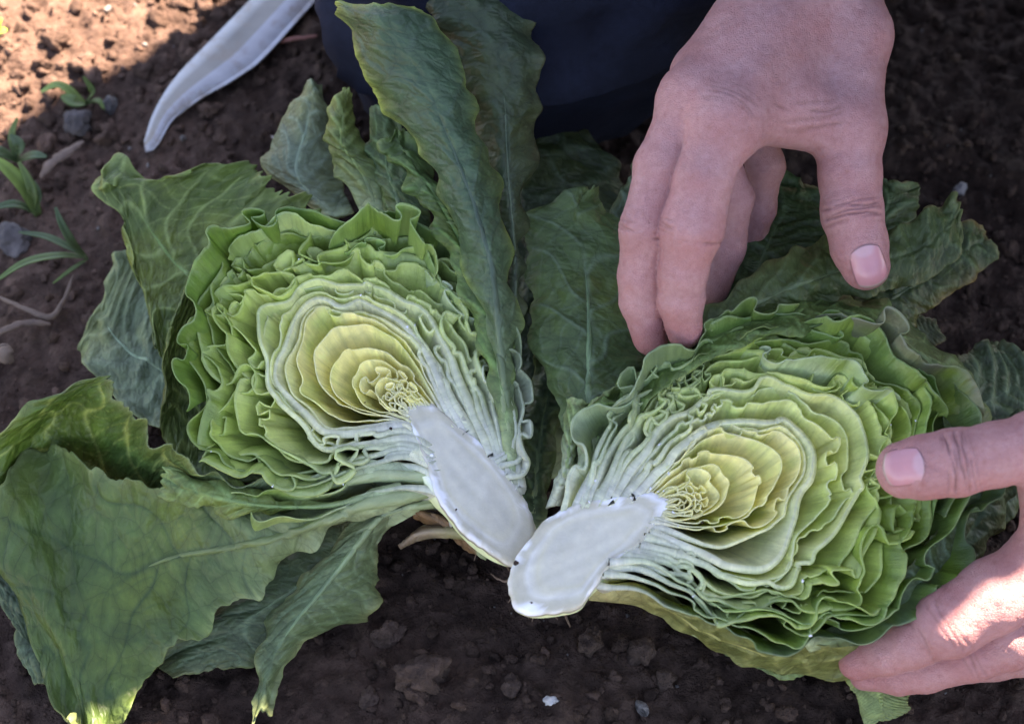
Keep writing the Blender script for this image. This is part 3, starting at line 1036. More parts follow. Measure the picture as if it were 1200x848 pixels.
def leaf(parent, name, rows, seed=0, ca=GREY, cb=None, n=110, m=49, ruffle=0.35, freq=0.7, blister=0.10, veins=9, vein_col=None,
         vein_w=0.09, rib_w=0.16, rib_len=0.9, thick=0.05, edge=None, edge_amt=0.5, lobes=0.06, mat='outer_leaf', base_pale=0.25, pale=None, vein_amt=0.6, midrib=0.16, rib_col=None, wave=0.14):
    """A whole outer leaf: rows of (left edge, midrib, right edge) picture points with heights, base to tip."""
    R = np.array([[at(*p) for p in row] for row in rows])
    G, length = catmull_rows(R, n)
    t = np.linspace(0, 1, n)
    s = np.linspace(-1, 1, m)
    s = np.sign(s) * np.abs(s) ** 0.9
    arc = t * length
    L_, M_, R_ = G[:, 0], G[:, 1], G[:, 2]
    wl = 1 + 1.25 * lobes * (n1(arc, seed + 1, 0.55) * 1.8 + n1(arc, seed + 2, 1.7) * 1.0 + n1(arc, seed + 7, 4.5) * 0.5) * smooth(0.1, 0.4, t)
    wr = 1 + 1.25 * lobes * (n1(arc, seed + 3, 0.55) * 1.8 + n1(arc, seed + 4, 1.7) * 1.0 + n1(arc, seed + 8, 4.5) * 0.5) * smooth(0.1, 0.4, t)
    S = s[None, :] * np.where(s[None, :] < 0, wl[:, None], wr[:, None])
    T = (t[:, None] + 0.04 * lobes / 0.06 * smooth(0.85, 1, t)[:, None] * n1(s * 3, seed + 9)[None, :]) * np.ones((1, m))
    a, b, c = S * (S - 1) / 2, 1 - S * S, S * (S + 1) / 2
    P = a[..., None] * L_[:, None] + b[..., None] * M_[:, None] + c[..., None] * R_[:, None]
    tipd = np.gradient(M_, axis=0)[-1]
    P = P + tipd * ((T - t[:, None]) * n * 0.4)[..., None]
    N = grid_normals(P)
    half = 0.5 * (np.linalg.norm(L_ - M_, axis=1) + np.linalg.norm(R_ - M_, axis=1))
    x = S * half[:, None]
    grow = smooth(0.03, 0.3, t)[:, None]
    near_edge = np.clip(np.abs(s[None, :]), 0, 1)
    tipf = smooth(0.8, 1.0, t)[:, None]
    e = np.clip(near_edge ** 3 + 0.6 * tipf, 0, 1) * grow
    side = np.where(s < 0, 0.0, 40.0)[None, :]
    ph = 2 * np.pi * freq * (arc[:, None] + 0.8 * n1(arc, seed + 5, 0.4)[:, None]) + side
    ruf = ruffle * e * (np.sin(ph + 1.2 * S) * 0.3 * (1 + n1(arc, seed + 6, 0.5)[:, None]) + 1.7 * noise3(np.stack([arc[:, None] * np.ones_like(S) * 0.7, S * 0.9 + side * 0.1, np.full_like(S, seed)], -1)))
    # veins: midrib, curved laterals, finer branches
    rib = np.exp(-(x / (rib_w * (1 - 0.75 * t)[:, None] + 0.03)) ** 2) * (1 - smooth(rib_len - 0.2, rib_len, t))[:, None]
    sp = length / veins
    wob = 1.15 * noise3(np.stack([x * 0.5, arc[:, None] * 0.5 * np.ones_like(x), np.full_like(x, seed + 0.3)], -1))
    lat = (arc[:, None] - 0.85 * np.abs(x) + 0.05 * x * x + wob + (0.33 * sp) * (S > 0)) / sp
    dl = np.abs(lat - np.floor(lat) - 0.5) * sp
    w_lat = vein_w * (1 - 0.55 * np.abs(s))[None, :] + 0.02
    vl = np.exp(-(dl / w_lat) ** 2) * grow * (1 - smooth(0.85, 1.0, np.abs(s)))[None, :]
    br = (arc[:, None] * 0.75 + 0.7 * np.abs(x) * 1.2 + 1.3 * wob) / (sp * 0.42)
    db = np.abs(br - np.floor(br) - 0.5) * sp * 0.42
    vb = 0.55 * np.exp(-(db / (vein_w * 0.45)) ** 2) * grow * (1 - smooth(0.8, 1.0, np.abs(s)))[None, :]
    vein = np.clip(np.maximum(np.maximum(rib, vl), vb), 0, 1)
    bl = blister * 0.95 * grow * (0.9 * noise3(np.stack([x * 0.8, arc[:, None] * 0.8 * np.ones_like(x), np.full_like(x, seed)], -1))
                           + 0.6 * np.clip(dl / (0.5 * sp), 0, 1) * (1 + noise3(np.stack([x, arc[:, None] * np.ones_like(x), np.full_like(x, seed + 5.0)], -1), 0.8)))
    big = wave * grow * (0.35 + 0.65 * np.abs(s)[None, :]) * 2.0 * noise3(P, 0.24, seed + 50)
    P = P + N * (big + ruf + bl - 0.035 * vl - 0.02 * vb + 0.06 * rib)[..., None]
    N = grid_normals(P)
    th = thick + 0.20 * np.exp(-(x / 0.35) ** 2) * (1 - smooth(0.0, 0.6, t))[:, None]
    V, F = slab(P, N, th)
    pale = np.array((0.40, 0.47, 0.25)) if pale is None else np.array(pale)
    vc = np.array(ca) * 1.7 + 0.03 if vein_col is None else np.array(vein_col)

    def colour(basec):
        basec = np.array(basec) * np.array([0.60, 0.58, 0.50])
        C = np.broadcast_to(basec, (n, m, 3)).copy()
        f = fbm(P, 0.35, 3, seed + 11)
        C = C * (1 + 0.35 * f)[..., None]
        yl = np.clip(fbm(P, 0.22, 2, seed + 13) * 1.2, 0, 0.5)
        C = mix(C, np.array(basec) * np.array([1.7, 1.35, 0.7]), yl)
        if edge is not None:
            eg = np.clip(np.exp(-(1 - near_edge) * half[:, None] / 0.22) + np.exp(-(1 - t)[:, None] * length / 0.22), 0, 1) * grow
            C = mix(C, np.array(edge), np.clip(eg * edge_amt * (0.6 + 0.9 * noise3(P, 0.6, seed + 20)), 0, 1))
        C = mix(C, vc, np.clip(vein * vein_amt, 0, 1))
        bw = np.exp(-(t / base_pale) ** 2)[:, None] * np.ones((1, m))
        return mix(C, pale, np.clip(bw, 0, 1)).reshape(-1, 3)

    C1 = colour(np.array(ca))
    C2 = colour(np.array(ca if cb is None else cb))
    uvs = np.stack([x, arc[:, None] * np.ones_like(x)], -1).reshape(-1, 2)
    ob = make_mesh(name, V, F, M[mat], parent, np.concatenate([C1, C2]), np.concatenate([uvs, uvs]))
    if midrib > 0:
        k1 = int(n * rib_len * 0.8)
        cl, cn = P[:k1, m // 2], N[:k1, m // 2]
        cs = P[:k1, m // 2 + 1] - P[:k1, m // 2 - 1]
        cs /= np.linalg.norm(cs, axis=1)[:, None] + 1e-9
        tt = np.linspace(0, 1, k1)
        w = midrib * (1 - tt) ** 0.7 + 0.025
        an = np.linspace(0, 2 * np.pi, 11)[:-1]
        G3 = cl[:, None] + cs[:, None] * (np.cos(an)[None, :, None] * w[:, None, None]) + cn[:, None] * (np.sin(an)[None, :, None] * (0.62 * w + 0.012)[:, None, None])
        G3 = G3 + 0.02 * noise3(G3, 1.5, seed)[..., None]
        i, j = np.meshgrid(np.arange(k1 - 1), np.arange(10), indexing='ij')
        a_, b_ = (i * 10 + j).ravel(), (i * 10 + (j + 1) % 10).ravel()
        rc = mix(np.broadcast_to(pale, (k1, 3)), np.array(rib_col if rib_col is not None else np.array(ca) * 1.5 + 0.03), smooth(0.1, 0.7, tt))
        rc = np.repeat(rc, 10, axis=0)
        ruv = np.stack([np.tile(an, k1) * 0.2, np.repeat(tt * length, 10)], -1)
        make_mesh('midrib', G3.reshape(-1, 3), [np.stack([a_, b_, b_ + 10, a_ + 10], -1), np.arange(10)[None, ::-1], ((k1 - 1) * 10 + np.arange(10))[None]], M['cut_leaf'], ob, rc, ruv)
    return ob


# ---- left half: cut face tilted a little to the camera
PL = Plane(450, 450, 6.6, 0.10, -0.30)
left = empty('lettuce_half', at(440, 470, 0), 'left half of the cut lettuce, lying alone with big leaves spread over the soil', 'lettuce', 'two halves of a lettuce')
L_STEM = [(476, 482), (500, 477), (520, 487), (560, 520), (590, 552), (612, 585), (622, 612), (619, 636), (604, 654), (585, 651), (560, 636), (535, 611), (515, 580), (500, 541), (485, 506)]
L_AX = [(490, 500), (530, 540), (570, 590), (600, 630)]
LC = {
    1: [(612, 572), (606, 530), (600, 480), (592, 430), (572, 370), (540, 322), (495, 290), (440, 280), (380, 280), (320, 278), (270, 284), (244, 312), (232, 360), (234, 410), (240, 450), (232, 478), (250, 520), (275, 548), (320, 560), (380, 562), (430, 546), (480, 535), (530, 560)],
    2: [(598, 556), (590, 518), (578, 470), (566, 420), (548, 375), (518, 335), (478, 312), (430, 300), (380, 302), (330, 300), (290, 308), (262, 335), (256, 380), (268, 420), (282, 450), (275, 480), (290, 512), (320, 536), (365, 545), (420, 534), (470, 527), (520, 545)],
    3: [(578, 535), (562, 498), (542, 452), (522, 408), (500, 370), (470, 345), (430, 326), (390, 330), (350, 340), (320, 360), (305, 395), (312, 430), (325, 465), (335, 495), (360, 517), (400, 526), (440, 520), (480, 516), (512, 535)],
    4: [(548, 508), (528, 472), (506, 425), (484, 390), (457, 366), (425, 354), (390, 357), (355, 367), (335, 390), (328, 420), (335, 455), (350, 485), (375, 505), (405, 511), (440, 504), (478, 502), (500, 520)],
    5: [(524, 488), (502, 445), (477, 402), (450, 381), (420, 375), (385, 374), (355, 384), (345, 410), (350, 440), (365, 465), (385, 484), (420, 493), (460, 492), (486, 505)],
    6: [(518, 484), (497, 445), (472, 410), (455, 393), (430, 385), (400, 390), (378, 405), (374, 425), (380, 450), (395, 470), (425, 484), (455, 488), (482, 498)],
    7: [(512, 480), (490, 448), (465, 420), (445, 408), (425, 406), (402, 418), (388, 438), (392, 460), (410, 475), (440, 484), (465, 487), (480, 494)],
    8: [(506, 478), (485, 455), (460, 430), (440, 420), (422, 428), (415, 445), (418, 465), (435, 477), (460, 485), (478, 491)],
    9: [(500, 478), (482, 460), (467, 447), (450, 443), (440, 452), (443, 467), (455, 478), (477, 487)],
    10: [(494, 478), (482, 466), (469, 458), (459, 462), (462, 473), (478, 484)],
}
LCEN = (468, 468)


def build_head(parent, plane, CT, cen, axis_pts, seed0, spec):
    rims = []
    for i, (a, b, t, kw) in enumerate(spec):
        cont = blend(CT[a], CT[b], t, plane, seed=seed0 + i * 3) if b else [plane.uv(*p) for p in CT[a]]
        kw = dict(kw)
        rims.append(shell(parent, plane, cont, cen, axis_pts, seed=seed0 + 13 * i, in_space='uv', **kw))
    tip = np.array([plane.uv(*p) for p in CT[10]])
    ct = tip.mean(0)
    for i, sc in enumerate((0.75, 0.5, 0.28)):
        shell(parent, plane, ct + (tip - ct) * sc + np.array([0.0, 0.0]), cen, axis_pts, 0.0, 'heart_leaf', seed=seed0 + 400 + i, in_space='uv', amp=0.18, freq=1.6, lift_var=0.2, rib=0.04, n=90, depth=0.5, slope=0.3, env=lambda u: np.ones_like(u), flare=0.0)
    return rims


HL, IL, WL = 'heart_leaf', 'inner_leaf', 'wrapper_leaf'
BACK = dict(name=WL, k=0.95, amp=0.25, freq=0.25, depth=6.4, slope=0.93, lift_var=0.3, m=18, ell=2.0)
head_spec = [
    (1, None, 0, dict(BACK, lift=0.0)),
    (1, 2, 0.42, dict(name=WL, k=0.78, amp=0.50, freq=0.33, lift_var=0.6, flare=0.8, thick=0.055)),
    (1, 2, 0.75, dict(name=IL, k=0.66, amp=0.26, freq=0.9, lift=-0.15, lift_var=0.3, flare=0.3, ell=0.9)),
    (2, None, 0, dict(name=IL, k=0.70, amp=0.58, freq=0.40, lift_var=0.5, flare=0.7, thick=0.055)),
    (2, 3, 0.36, dict(name=IL, k=0.60, amp=0.52, freq=0.48, lift_var=0.45, flare=0.5, thick=0.05)),
    (2, 3, 0.68, dict(name=IL, k=0.52, amp=0.30, freq=0.85, lift_var=0.25, flare=0.25, ell=0.8)),
    (3, None, 0, dict(name=IL, k=0.42, amp=0.10, freq=0.35, lift_var=0.12, rib=0.34, thick=0.11, white_len=5.0, flare=0.1)),
    (3, 4, 0.30, dict(name=IL, k=0.44, amp=0.22, freq=1.0, lift=-0.1, lift_var=0.2, flare=0.15, ell=0.7)),
    (3, 4, 0.62, dict(name=IL, k=0.40, amp=0.16, freq=0.8, lift_var=0.12, flare=0.1)),
    (4, None, 0, dict(name=HL, k=0.34, amp=0.05, freq=0.35, lift_var=0.1, rib=0.22, thick=0.19, white_len=6.5, flare=0.0)),
    (4, 5, 0.55, dict(name=HL, k=0.31, amp=0.12, freq=0.7, lift_var=0.1, flare=0.08)),
    (5, None, 0, dict(name=HL, k=0.25, amp=0.15, freq=0.6, lift_var=0.12, rib=0.1, flare=0.1)),
    (6, None, 0, dict(name=HL, k=0.16, amp=0.09, freq=0.7, lift_var=0.08, rib=0.08, flare=0.05)),
    (7, None, 0, dict(name=HL, k=0.10, amp=0.07, freq=0.8, lift_var=0.06, rib=0.07, flare=0.05)),
    (8, None, 0, dict(name=HL, k=0.06, amp=0.04, freq=0.8, lift_var=0.04, rib=0.06, flare=0.0)),
    (8, 9, 0.5, dict(name=HL, k=0.03, amp=0.16, freq=0.9, lift_var=0.15, rib=0.05, flare=0.0)),
    (9, None, 0, dict(name=HL, k=0.02, amp=0.16, freq=1.1, lift_var=0.15, rib=0.05, flare=0.0)),
    (9, 10, 0.6, dict(name=HL, k=0.0, amp=0.16, freq=1.4, lift_var=0.15, rib=0.04, flare=0.0)),
    (10, None, 0, dict(name=HL, k=0.0, amp=0.15, freq=1.6, lift_var=0.15, rib=0.04, flare=0.0)),
]
l_rims = build_head(left, PL, LC, LCEN, L_STEM, 100, head_spec)
build_stem(left, PL, L_STEM, 5, (600, 660), LCEN)

# ---- right half
PR = Plane(860, 570, 7.2, -0.02, -0.27)
right = empty('lettuce_half', at(870, 590, 0), 'right half of the cut lettuce, held between the two hands', 'lettuce', 'two halves of a lettuce')
R_STEM = [(601, 692), (603, 672), (613, 647), (640, 613), (680, 593), (720, 584), (757, 583), (776, 592), (770, 610), (750, 635), (717, 660), (692, 690), (680, 706), (660, 712), (627, 715), (606, 707)]
R_AX = [(765, 598), (725, 620), (680, 650), (640, 685)]
RC = {
    1: [(676, 592), (700, 535), (738, 480), (785, 440), (840, 412), (890, 402), (950, 406), (1010, 420), (1055, 450), (1075, 492), (1080, 540), (1076, 590), (1062, 640), (1032, 690), (985, 722), (925, 732), (865, 722), (800, 690), (745, 665), (705, 672)],
    2: [(700, 586), (735, 525), (785, 467), (840, 432), (888, 422), (950, 430), (1000, 445), (1035, 470), (1050, 502), (1052, 540), (1050, 580), (1040, 622), (1022, 662), (985, 694), (938, 712), (890, 714), (840, 694), (790, 662), (735, 652)],
    3: [(716, 583), (758, 525), (800, 482), (845, 455), (888, 446), (940, 455), (980, 470), (1008, 498), (1016, 535), (1008, 575), (992, 615), (968, 650), (930, 680), (890, 690), (850, 678), (805, 654), (748, 640)],
    4: [(742, 580), (792, 532), (838, 497), (872, 487), (903, 491), (933, 510), (953, 537), (957, 562), (947, 595), (928, 625), (905, 650), (880, 666), (850, 664), (812, 645), (775, 630), (755, 625)],
    5: [(752, 579), (810, 522), (846, 503), (880, 500), (910, 510), (935, 538), (940, 560), (930, 582), (905, 600), (870, 616), (825, 622), (768, 612)],
    6: [(754, 581), (800, 537), (836, 512), (866, 508), (895, 520), (910, 545), (912, 565), (897, 586), (878, 602), (845, 614), (808, 617), (770, 608)],
    7: [(756, 583), (800, 543), (838, 529), (865, 536), (884, 558), (887, 576), (875, 596), (850, 608), (808, 613), (772, 606)],
    8: [(760, 585), (795, 556), (830, 544), (849, 556), (853, 575), (840, 595), (816, 606), (790, 609), (772, 603)],
    9: [(764, 587), (792, 571), (812, 566), (824, 576), (822, 593), (806, 603), (774, 600)],
    10: [(768, 588), (785, 580), (800, 576), (813, 583), (813, 594), (800, 600), (776, 598)],
}
RCEN = (805, 585)
r_rims = build_head(right, PR, RC, RCEN, R_STEM, 700, head_spec)
build_stem(right, PR, R_STEM, 9, (640, 712), RCEN)


# milky sap along the cut ribs and round the stem, specks of soil on the cut
def sap_spots(plane, outline, rims, seed):
    r = np.random.default_rng(seed)
    sp = []
    o2 = resample([plane.uv(*p) for p in outline], 160)
    for p in o2:
        if r.random() < 0.05:
            q = p + r.normal(size=2) * 0.14
            sp.append((plane.world(q[0], q[1], np.array(0.04)), 1.0))
    for k, rim in enumerate(rims):
        for i in range(0, len(rim), 2):
            edge_near = min(i, len(rim) - i) / len(rim)
            if r.random() < 0.004 + 0.06 * math.exp(-edge_near * 9):
                sp.append((rim[i], 0.55))
    return sp


droplets(left, PL, sap_spots(PL, L_STEM, l_rims, 3), 31)
droplets(right, PR, sap_spots(PR, R_STEM, r_rims, 4), 32)
specks = [(459, 503), (427, 471), (534, 597), (532, 592)]
droplets(left, PL, [(PL.world(*PL.uv(*p), np.array(0.05)), 1.0) for p in specks], 33, 'soil_specks', (0.05, 0.032, 0.025), 0.03, 0.13, 0.22)
specks = [(822, 612), (656, 680), (604, 660), (622, 706)]
droplets(right, PR, [(PR.world(*PR.uv(*p), np.array(0.05)), 0.8) for p in specks], 34, 'soil_specks', (0.05, 0.032, 0.025), 0.03, 0.11, 0.22)

# ------------------------------------------------------------------ outer leaves of the left half
OL = 'outer_leaf'
EDGE = (0.34, 0.38, 0.16)


def row(L, Mi, R):
    return [L, Mi, R]


# big leaf sprawling to the lower left, seen from its underside
leaf(left, OL, [
    row((508, 567, 4.6), (503, 574, 4.7), (500, 582, 4.3)),
    row((420, 583, 4.7), (425, 592, 4.9), (432, 604, 4.2)),
    row((330, 601, 4.3), (345, 622, 4.3), (357, 648, 3.2)),
    row((262, 590, 4.2), (270, 640, 3.5), (295, 690, 2.3)),
    row((190, 562, 5.1), (195, 655, 3.0), (240, 740, 1.7)),
    row((105, 538, 4.9), (135, 685, 2.5), (182, 790, 1.3)),
    row((24, 518, 3.8), (95, 712, 2.2), (142, 845, 1.0)),
    row((8, 600, 3.0), (70, 742, 2.3), (118, 868, 0.9)),
    row((28, 680, 2.2), (55, 775, 1.8), (98, 868, 0.9)),
    row((36, 745, 1.5), (50, 805, 1.5), (80, 850, 1.1))],
    midrib=0.30, wave=0.7, rib_col=(0.2, 0.26, 0.10), seed=11, ca=(0.12, 0.205, 0.06), cb=(0.11, 0.185, 0.05), n=270, m=125, veins=8, ruffle=0.6, freq=0.34, blister=0.20, edge=EDGE, edge_amt=0.5, lobes=0.07,
    vein_col=(0.035, 0.07, 0.022), vein_amt=0.75, base_pale=0.3, rib_w=0.2, rib_len=0.8)
# curled leaf behind it whose long rib runs from the stem
leaf(left, OL, [
    row((548, 560, 4.9), (545, 565, 4.8), (542, 575, 4.2)),
    row((450, 543, 5.5), (445, 556, 5.3), (440, 572, 4.2)),
    row((345, 560, 5.6), (340, 574, 5.0), (335, 592, 3.4)),
    row((240, 552, 6.0), (225, 572, 4.2), (240, 604, 2.4)),
    row((178, 515, 6.8), (155, 570, 2.8), (170, 620, 1.6)),
    row((142, 480, 7.2), (95, 545, 2.6), (85, 640, 1.2)),
    row((124, 446, 7.0), (48, 510, 3.6), (20, 640, 1.2)),
    row((85, 450, 6.6), (10, 520, 4.2), (-20, 650, 1.2)),
    row((28, 474, 6.0), (-25, 545, 4.0), (-45, 650, 1.2))],
    midrib=0.3, rib_col=(0.4, 0.46, 0.16), seed=23, ca=(0.10, 0.20, 0.04), cb=GREY, n=220, m=99, veins=9, ruffle=0.35, freq=0.6, blister=0.10, edge=EDGE, lobes=0.08,
    vein_col=(0.34, 0.40, 0.10), vein_amt=0.75, base_pale=0.33, pale=(0.48, 0.55, 0.34))
# grey-green leaf underneath, lower middle
leaf(left, OL, [
    row((500, 580, 4.0), (500, 586, 3.9), (500, 592, 3.6)),
    row((400, 608, 3.0), (420, 620, 3.0), (440, 632, 2.6)),
    row((315, 660, 1.8), (360, 680, 2.0), (402, 694, 1.5)),
    row((225, 735, 1.2), (285, 730, 1.5), (335, 752, 0.9)),
    row((185, 775, 0.8), (250, 766, 1.0), (300, 778, 0.7)),
    row((200, 795, 0.8), (235, 788, 0.8), (270, 782, 0.7))],
    seed=37, ca=GREY * 0.85, ruffle=0.3, freq=0.6, veins=8, edge=(0.3, 0.28, 0.12), vein_amt=0.4, blister=0.08)
# narrow folded leaf drooping to the bottom, its right flap turned
leaf(left, OL, [
    row((505, 584, 4.2), (508, 589, 4.1), (514, 594, 3.6)),
    row((425, 612, 3.4), (452, 600, 4.0), (470, 601, 3.2)),
    row((376, 655, 2.4), (418, 638, 3.4), (448, 645, 2.0)),
    row((336, 704, 1.6), (378, 690, 2.6), (447, 702, 1.0)),
    row((312, 736, 1.4), (346, 728, 2.2), (402, 728, 0.8)),
    row((300, 770, 1.2), (325, 760, 1.8), (360, 754, 0.9)),
    row((296, 806, 1.2), (314, 795, 1.6), (336, 790, 1.0)),
    row((291, 848, 1.0), (304, 836, 1.2), (320, 838, 0.9))],
    midrib=0.2, seed=41, ca=GREY * 1.15, cb=GREY2, n=120, m=45, ruffle=0.25, freq=0.75, veins=10, edge=(0.36, 0.36, 0.14), lobes=0.12, vein_amt=0.35, blister=0.08, base_pale=0.22)
# leaf showing at the left frame edge behind the big leaf
leaf(left, OL, [
    row((120, 660, 1.0), (130, 690, 1.0), (150, 725, 0.8)),
    row((40, 648, 1.1), (60, 690, 1.1), (90, 740, 0.9)),
    row((-5, 655, 1.0), (5, 690, 1.2), (40, 740, 0.9)),
    row((-12, 680, 0.8), (5, 715, 0.9), (35, 755, 0.7))],
    seed=43, ca=GREY * 0.7, ruffle=0.3, edge=EDGE, edge_amt=0.3, n=60, m=31)
leaf(left, OL, [
    row((120, 730, 0.6), (120, 750, 0.6), (130, 780, 0.6)),
    row((70, 710, 0.7), (75, 745, 0.8), (90, 800, 0.6)),
    row((22, 735, 0.8), (40, 770, 0.9), (55, 800, 0.6)),
    row((20, 765, 0.6), (32, 785, 0.7), (42, 800, 0.5))],
    seed=44, ca=GREY * 0.75, ruffle=0.3, edge=EDGE, edge_amt=0.3, n=60, m=31)
# upright broad leaf at the top, seen from its back
leaf(left, OL, [
    row((600, 575, 4.6), (604, 576, 4.7), (609, 577, 4.6)),
    row((590, 500, 5.6), (597, 500, 5.9), (606, 500, 5.5)),
    row((574, 410, 6.8), (587, 412, 7.4), (600, 412, 6.6)),
    row((550, 325, 8.0), (578, 325, 9.0), (598, 325, 7.8)),
    row((520, 245, 9.4), (557, 245, 10.6), (590, 235, 9.4)),
    row((474, 158, 10.8), (525, 160, 12.2), (566, 160, 11.0)),
    row((428, 86, 12.0), (492, 88, 13.4), (554, 95, 12.4)),
    row((398, 22, 12.6), (458, 34, 14.2), (515, 34, 13.4)),
    row((392, 6, 12.8), (436, 4, 14.2), (484, 4, 13.6))],
    midrib=0.26, wave=0.28, rib_col=(0.07, 0.12, 0.08), seed=53, ca=(0.09, 0.17, 0.11), cb=(0.09, 0.17, 0.10), n=240, m=99, ruffle=0.28, freq=0.45, veins=7, edge=(0.34, 0.42, 0.09), edge_amt=0.9, lobes=0.07,
    vein_col=(0.075, 0.12, 0.075), vein_amt=0.6, blister=0.13, base_pale=0.28, pale=(0.22, 0.29, 0.14))
# second upright leaf behind it, to the right
leaf(left, OL, [
    row((606, 560, 4.0), (610, 560, 4.1), (614, 560, 4.0)),
    row((598, 420, 6.0), (604, 420, 6.2), (608, 420, 6.0)),
    row((594, 300, 7.6), (603, 300, 8.0), (609, 300, 7.6)),
    row((572, 205, 9.2), (596, 200, 10.0), (622, 190, 9.2)),
    row((545, 115, 10.8), (590, 110, 11.6), (634, 112, 10.8)),
    row((515, 45, 12.0), (575, 40, 12.8), (632, 45, 12.0)),
    row((498, 8, 12.6), (560, -8, 13.4), (631, -5, 12.6)),
    row((515, -40, 13.0), (565, -48, 13.6), (622, -40, 13.0))],
    seed=59, ca=(0.065, 0.10, 0.055), n=120, m=51, ruffle=0.4, freq=0.5, veins=8, edge=(0.16, 0.17, 0.08), lobes=0.05, vein_col=(0.05, 0.08, 0.045), blister=0.16, base_pale=0.2, pale=(0.2, 0.26, 0.12))
# small grey leaf standing behind the head
leaf(left, OL, [
    row((372, 250, 4.8), (392, 255, 5.2), (415, 250, 5.0)),
    row((313, 196, 4.6), (348, 205, 5.4), (395, 205, 5.2)),
    row((328, 150, 5.4), (358, 152, 6.2), (392, 160, 5.8)),
    row((348, 112, 6.2), (366, 108, 6.8), (384, 122, 6.4)),
    row((360, 96, 6.6), (368, 94, 6.8), (378, 98, 6.6))],
    blister=0.05, seed=61, ca=(0.2, 0.27, 0.18), edge=EDGE, ruffle=0.18, n=80, m=41, veins=6, vein_amt=0.35, base_pale=0.1, lobes=0.1)
# crinkled yellow-green leaf beside it
leaf(left, OL, [
    row((430, 262, 6.0), (450, 262, 6.2), (478, 262, 6.0)),
    row((395, 200, 6.8), (425, 205, 7.4), (462, 215, 6.8)),
    row((381, 165, 7.6), (400, 170, 8.2), (430, 182, 7.6)),
    row((386, 128, 8.4), (402, 132, 8.8), (416, 135, 8.2)),
    row((400, 106, 9.0), (408, 104, 9.0), (414, 108, 8.8))],
    seed=67, ca=(0.21, 0.28, 0.08), cb=(0.19, 0.27, 0.08), edge=(0.4, 0.45, 0.14), ruffle=0.22, n=80, m=41, freq=1.0, veins=7, blister=0.18, vein_amt=0.3, lobes=0.12)
leaf(left, OL, [
    row((470, 290, 6.4), (490, 290, 6.6), (515, 290, 6.4)),
    row((425, 200, 7.2), (455, 205, 7.8), (492, 225, 7.6)),
    row((426, 160, 8.0), (450, 158, 8.4), (482, 175, 8.2)),
    row((434, 128, 8.6), (448, 124, 8.8), (466, 138, 8.6))],
    seed=71, ca=(0.10, 0.17, 0.06), edge=EDGE, ruffle=0.2, n=70, m=35, veins=6, base_pale=0.1, lobes=0.1)
# tall ragged green leaf between the head and the upright leaf
leaf(left, OL, [
    row((598, 560, 5.0), (603, 562, 5.0), (608, 564, 4.8)),
    row((580, 470, 6.3), (590, 470, 6.5), (602, 470, 6.2)),
    row((550, 370, 7.6), (575, 372, 7.6), (598, 380, 7.0)),
    row((515, 280, 8.4), (540, 285, 8.6), (568, 300, 8.0)),
    row((478, 215, 8.8), (502, 218, 9.2), (535, 240, 8.6)),
    row((447, 175, 9.0), (470, 168, 9.4), (500, 180, 9.0)),
    row((455, 158, 9.2), (468, 152, 9.4), (480, 155, 9.2))],
    seed=73, ca=(0.09, 0.18, 0.035), cb=(0.13, 0.22, 0.07), edge=(0.26, 0.36, 0.1), ruffle=0.45, freq=0.8, n=110, m=41, veins=9, base_pale=0.15, lobes=0.12)
# large veined leaf reaching to the upper left
leaf(left, OL, [
    row((255, 450, 4.2), (300, 400, 4.2), (360, 330, 5.0)),
    row((208, 425, 4.4), (240, 340, 4.8), (372, 235, 6.6)),
    row((185, 418, 4.4), (200, 302, 5.2), (330, 204, 6.8)),
    row((166, 345, 5.0), (172, 262, 5.6), (262, 196, 6.6)),
    row((152, 270, 5.6), (150, 228, 6.0), (200, 212, 6.4)),
    row((118, 228, 6.0), (124, 212, 6.4), (162, 200, 6.4)),
    row((107, 214, 6.2), (118, 200, 6.4), (138, 185, 6.2))],
    seed=79, ca=(0.15, 0.24, 0.055), cb=(0.15, 0.23, 0.06), n=220, m=121, ruffle=0.5, freq=0.6, veins=6, edge=(0.32, 0.4, 0.12), edge_amt=0.7, lobes=0.12, wave=0.3,
    vein_col=(0.30, 0.38, 0.12), vein_amt=0.65, blister=0.2, base_pale=0.1, vein_w=0.11)
# yellowing leaf hugging the left of the head
leaf(left, OL, [
    row((330, 560, 4.4), (300, 540, 3.8), (300, 500, 4.0)),
    row((235, 565, 4.6), (250, 500, 3.6), (270, 430, 4.4)),
    row((196, 520, 5.0), (215, 450, 4.2), (255, 360, 5.0)),
    row((188, 470, 5.4), (206, 400, 5.2), (248, 320, 5.8)),
    row((196, 410, 5.8), (212, 360, 6.0), (250, 300, 6.2)),
    row((210, 345, 6.2), (225, 325, 6.4), (250, 292, 6.4))],
    seed=83, ca=(0.17, 0.24, 0.05), cb=(0.13, 0.2, 0.06), n=110, m=45, ruffle=0.2, freq=0.7, veins=10, edge=(0.35, 0.36, 0.09), lobes=0.06, vein_col=(0.32, 0.38, 0.12), vein_amt=0.5, base_pale=0.05)
# grey leaf lying flat at the far left
leaf(left, OL, [
    row((240, 520, 2.2), (230, 470, 2.2), (220, 400, 2.6)),
    row((170, 490, 1.9), (185, 430, 2.0), (205, 340, 2.6)),
    row((135, 465, 1.7), (150, 410, 2.0), (190, 310, 2.6)),
    row((96, 425, 1.5), (125, 380, 2.0), (170, 296, 2.6)),
    row((91, 405, 1.5), (125, 345, 2.0), (150, 296, 2.5)),
    row((112, 370, 1.6), (126, 330, 2.0), (132, 300, 2.3))],
    seed=89, ca=(0.24, 0.33, 0.20), n=110, m=55, ruffle=0.4, freq=0.55, veins=7, edge=EDGE, edge_amt=0.7, lobes=0.06, vein_amt=0.12, blister=0.2, base_pale=0.05)
